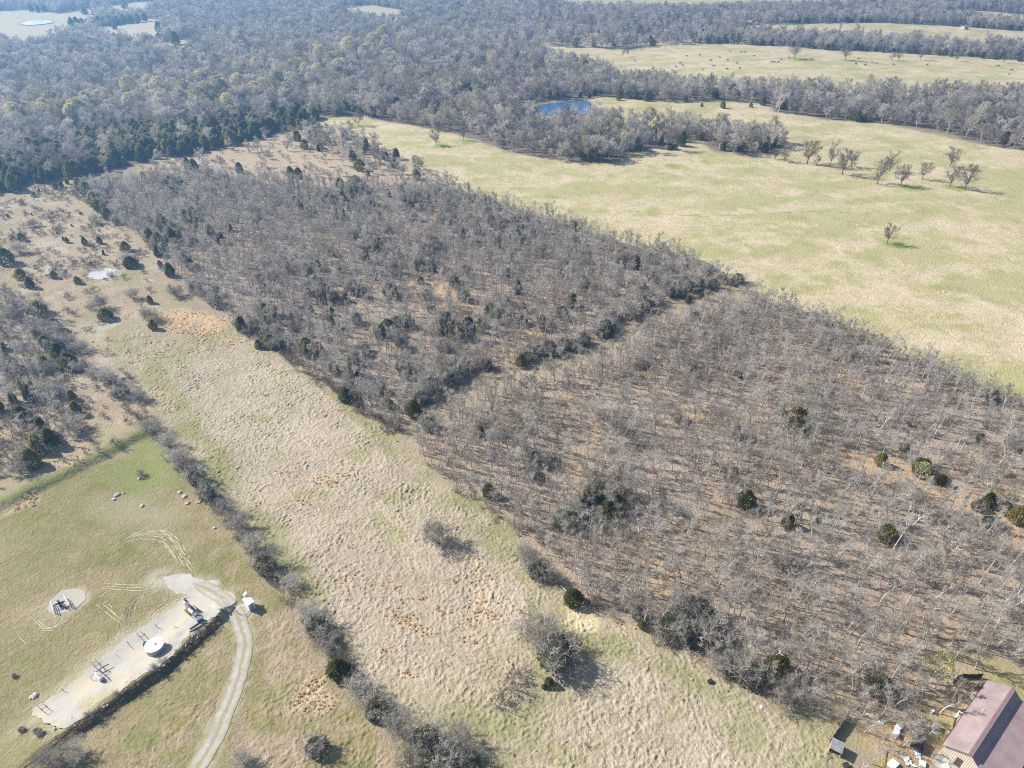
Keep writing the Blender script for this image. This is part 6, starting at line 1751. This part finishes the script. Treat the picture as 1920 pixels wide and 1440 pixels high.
# ------------------------------------------------------------------ cattle
def cow_mesh(seed, graze):
    r = np.random.default_rng(seed)
    hd = ((1.02, 0, 0.85, 0.15, 0.17), (1.28, 0, 0.42, 0.11, 0.13), (1.42, 0, 0.18, 0.075, 0.085)) if graze else ((1.05, 0, 1.42, 0.14, 0.17), (1.35, 0, 1.52, 0.12, 0.14), (1.62, 0, 1.38, 0.075, 0.085))
    V_ = [(-0.75, 0, 1.08, 0.27, 0.30), (-0.3, 0, 1.0, 0.32, 0.36), (0.25, 0, 1.0, 0.33, 0.37), (0.72, 0, 1.08, 0.25, 0.31)] + list(hd)
    E_ = [(0, 1), (1, 2), (2, 3), (3, 4), (4, 5), (5, 6)]
    for s_ in (-1, 1):
        b = len(V_)
        V_ += [(-0.78, s_ * 0.2, 0.82, 0.17, 0.17), (-0.70 + 0.08 * s_, s_ * 0.21, 0.5, 0.085, 0.085), (-0.82 + 0.08 * s_, s_ * 0.21, 0.32, 0.06, 0.06), (-0.78 + 0.08 * s_, s_ * 0.21, 0.02, 0.055, 0.055)]
        E_ += [(0, b), (b, b + 1), (b + 1, b + 2), (b + 2, b + 3)]
        b = len(V_)
        V_ += [(0.66, s_ * 0.18, 0.75, 0.13, 0.13), (0.68 - 0.07 * s_, s_ * 0.18, 0.4, 0.07, 0.07), (0.66 - 0.07 * s_, s_ * 0.18, 0.02, 0.055, 0.055)]
        E_ += [(3, b), (b, b + 1), (b + 1, b + 2)]
        b = len(V_)
        h0 = hd[0]
        V_ += [(h0[0] + 0.08, s_ * 0.24, h0[2] + 0.02, 0.04, 0.05)]
        E_ += [(4, b)]
    b = len(V_)
    V_ += [(-1.08, 0, 1.1, 0.05, 0.05), (-1.12, 0.02, 0.55, 0.03, 0.03)]
    E_ += [(0, b), (b, b + 1)]
    me = bpy.data.meshes.new('cow'); me.from_pydata([v[:3] for v in V_], E_, [])
    o = bpy.data.objects.new('cow_source', me); col.objects.link(o)
    o.modifiers.new('skin', 'SKIN'); sb = o.modifiers.new('sub', 'SUBSURF'); sb.levels = 1; sb.render_levels = 1
    for k, v in enumerate(V_):
        me.skin_vertices[0].data[k].radius = (v[3], v[4]); me.skin_vertices[0].data[k].use_root = (k == 1)
    dg = bpy.context.evaluated_depsgraph_get(); dg.update()
    out = bpy.data.meshes.new_from_object(o.evaluated_get(dg)); out.name = 'cow'
    bpy.data.objects.remove(o)
    return out
COWM = [(cow_mesh(1, True), cow_mesh(2, False)), (cow_mesh(3, True), cow_mesh(4, False))]
for a, b_ in zip(COWM[0], COWM[1]):
    a.materials.clear(); a.materials.append(M['cow']); b_.materials.clear(); b_.materials.append(M['brown_hide'])
CW = [(187, 280), (252, 275), (155, 315), (167, 328), (131, 333), (15, 337), (70, 358), (83, 385), (310, 303), (323, 330), (268, 348), (356, 289), (396, 302), (410, 260), (465, 264), (483, 262), (533, 283), (444, 320), (393, 348), (459, 345), (622, 314), (636, 315), (657, 314), (671, 301), (712, 293), (828, 299), (1071, 292), (1057, 321), (1105, 325), (1140, 312), (1163, 315), (1250, 321), (1424, 321), (1790, 326), (1858, 348), (1847, 370), (-97, 355), (-80, 300)]
CW = sorted([(1220 + a / 2.743, b_ / 2.743) for a, b_ in CW])
ORD = ['first', 'second', 'third', 'fourth', 'fifth', 'sixth', 'seventh', 'eighth', 'ninth', 'tenth', 'eleventh', 'twelfth', 'thirteenth', 'fourteenth', 'fifteenth', 'sixteenth', 'seventeenth', 'eighteenth', 'nineteenth', 'twentieth']
for k, (u, v) in enumerate(CW):
    x, y = W(u, v + 1.5)
    n = len(CW)
    brown = 29 <= k <= 32
    graze = k % 3 != 1
    o = bpy.data.objects.new('cow', COWM[1 if brown else 0][0 if graze else 1]); col.objects.link(o)
    o.location = (x, y, hz1(x, y)); o.rotation_euler = (0, 0, random.choice([0, math.pi]) + random.uniform(-0.7, 0.7)); o.scale = (random.uniform(1.0, 1.2),) * 3
    where = ('%s from the left end' % ORD[k]) if k < n / 2 else ('%s from the right end' % ORD[n - 1 - k])
    tag(o, '%s cow %s on the far cattle field, %s of the herd' % ('brown' if brown else 'black', 'grazing' if graze else 'standing', where), 'cow', 'cattle on the far field')

# ------------------------------------------------------------------ far buildings
def far_building(name, u, v, Lx, Ly, hw, hr, rz, wall, roof, label, open_side=False):
    t = empty(name, at_px(u, v), rz); tag(t, label, 'barn' if 'barn' in name else 'house')
    b = MB()
    if open_side:
        for x_ in np.linspace(-Lx / 2 + 0.2, Lx / 2 - 0.2, 5):
            q = MB(); q.box((x_, -Ly / 2 + 0.15, hw / 2), (0.25, 0.25, hw)); q.build('post', M['wood'], t)
        b.box((0, Ly / 2 - 0.1, hw / 2), (Lx, 0.2, hw)); b.box((Lx * 0.33, 0, hw / 2), (Lx * 0.3, Ly - 0.5, hw - 0.02))
    else:
        ys = [(-Ly / 2, 0), (Ly / 2, 0), (Ly / 2, hw), (0, hr - 0.15), (-Ly / 2, hw)]
        vs = [(-Lx / 2, a, c) for a, c in ys] + [(Lx / 2, a, c) for a, c in ys]
        b.add(vs, [(4, 3, 2, 1, 0), (5, 6, 7, 8, 9)] + [(i, (i + 1) % 5, (i + 1) % 5 + 5, i + 5) for i in range(5)])
    b.build('wall', wall, t)
    for s_ in (-1, 1):
        b = MB(); y0 = s_ * (Ly / 2 + 0.5)
        b.add([(-Lx / 2 - 0.5, y0, hw - 0.1), (Lx / 2 + 0.5, y0, hw - 0.1), (Lx / 2 + 0.5, 0, hr), (-Lx / 2 - 0.5, 0, hr), (-Lx / 2 - 0.5, y0, hw - 0.3), (Lx / 2 + 0.5, y0, hw - 0.3), (Lx / 2 + 0.5, 0, hr - 0.2), (-Lx / 2 - 0.5, 0, hr - 0.2)], [(0, 1, 2, 3), (7, 6, 5, 4), (0, 4, 5, 1), (1, 5, 6, 2), (2, 6, 7, 3), (3, 7, 4, 0)])
        b.build('roof', roof, t)
    if not open_side:
        b = MB(); b.box((Lx * 0.2, -Ly / 2 - 0.04, 1.1), (1.1, 0.1, 2.1)); b.build('door', M['trim'], t)
        for x_ in (-0.3, -0.08):
            b = MB(); b.box((Lx * x_, -Ly / 2 - 0.04, 1.6), (1.3, 0.1, 1.2)); f = b.build('window', M['trim'], t)
            b = MB(); b.box((Lx * x_, -Ly / 2 - 0.1, 1.6), (1.1, 0.05, 1.0)); b.build('pane', M['glass'], f)
far_building('pole_barn', 1397, 49.5, 14, 9, 3.4, 5.2, -0.03, M['wood'], M['tin'], 'open pole barn with long pale tin roof before the far belt', True)
far_building('farm_house', 1806, 54.5, 9, 7, 2.6, 4.6, 0.6, M['siding'], M['steel_grey'], 'small grey roofed building at the back of the strip field')
far_building('cabin', 299, 44, 10, 7, 2.6, 4.8, 0.3, M['wood'], M['trim'], 'brown roofed cabin by the clearing in the far left forest')
t = empty('stock_trailer', at_px(1411, 49.5), 0.05); tag(t, 'white stock trailer parked right of the pole barn', 'trailer')
b = MB(); b.box((0, 0, 1.5), (7, 2.3, 2.0)); b.build('body', W_, t)
b = MB(); b.box((0, 0, 0.45), (7.2, 2.2, 0.15)); b.bar((-3.5, 0, 0.5), (-5, 0, 0.5), 0.2, 0.2); b.build('frame', M['steel_black'], t)
for x_ in (0.4, 1.4):
    for s_ in (-1, 1):
        b = MB(); b.tube((x_, s_ * 1.0, 0.4), (x_, s_ * 1.25, 0.4), 0.4, 0.4, 14); b.build('wheel', M['steel_black'], t)
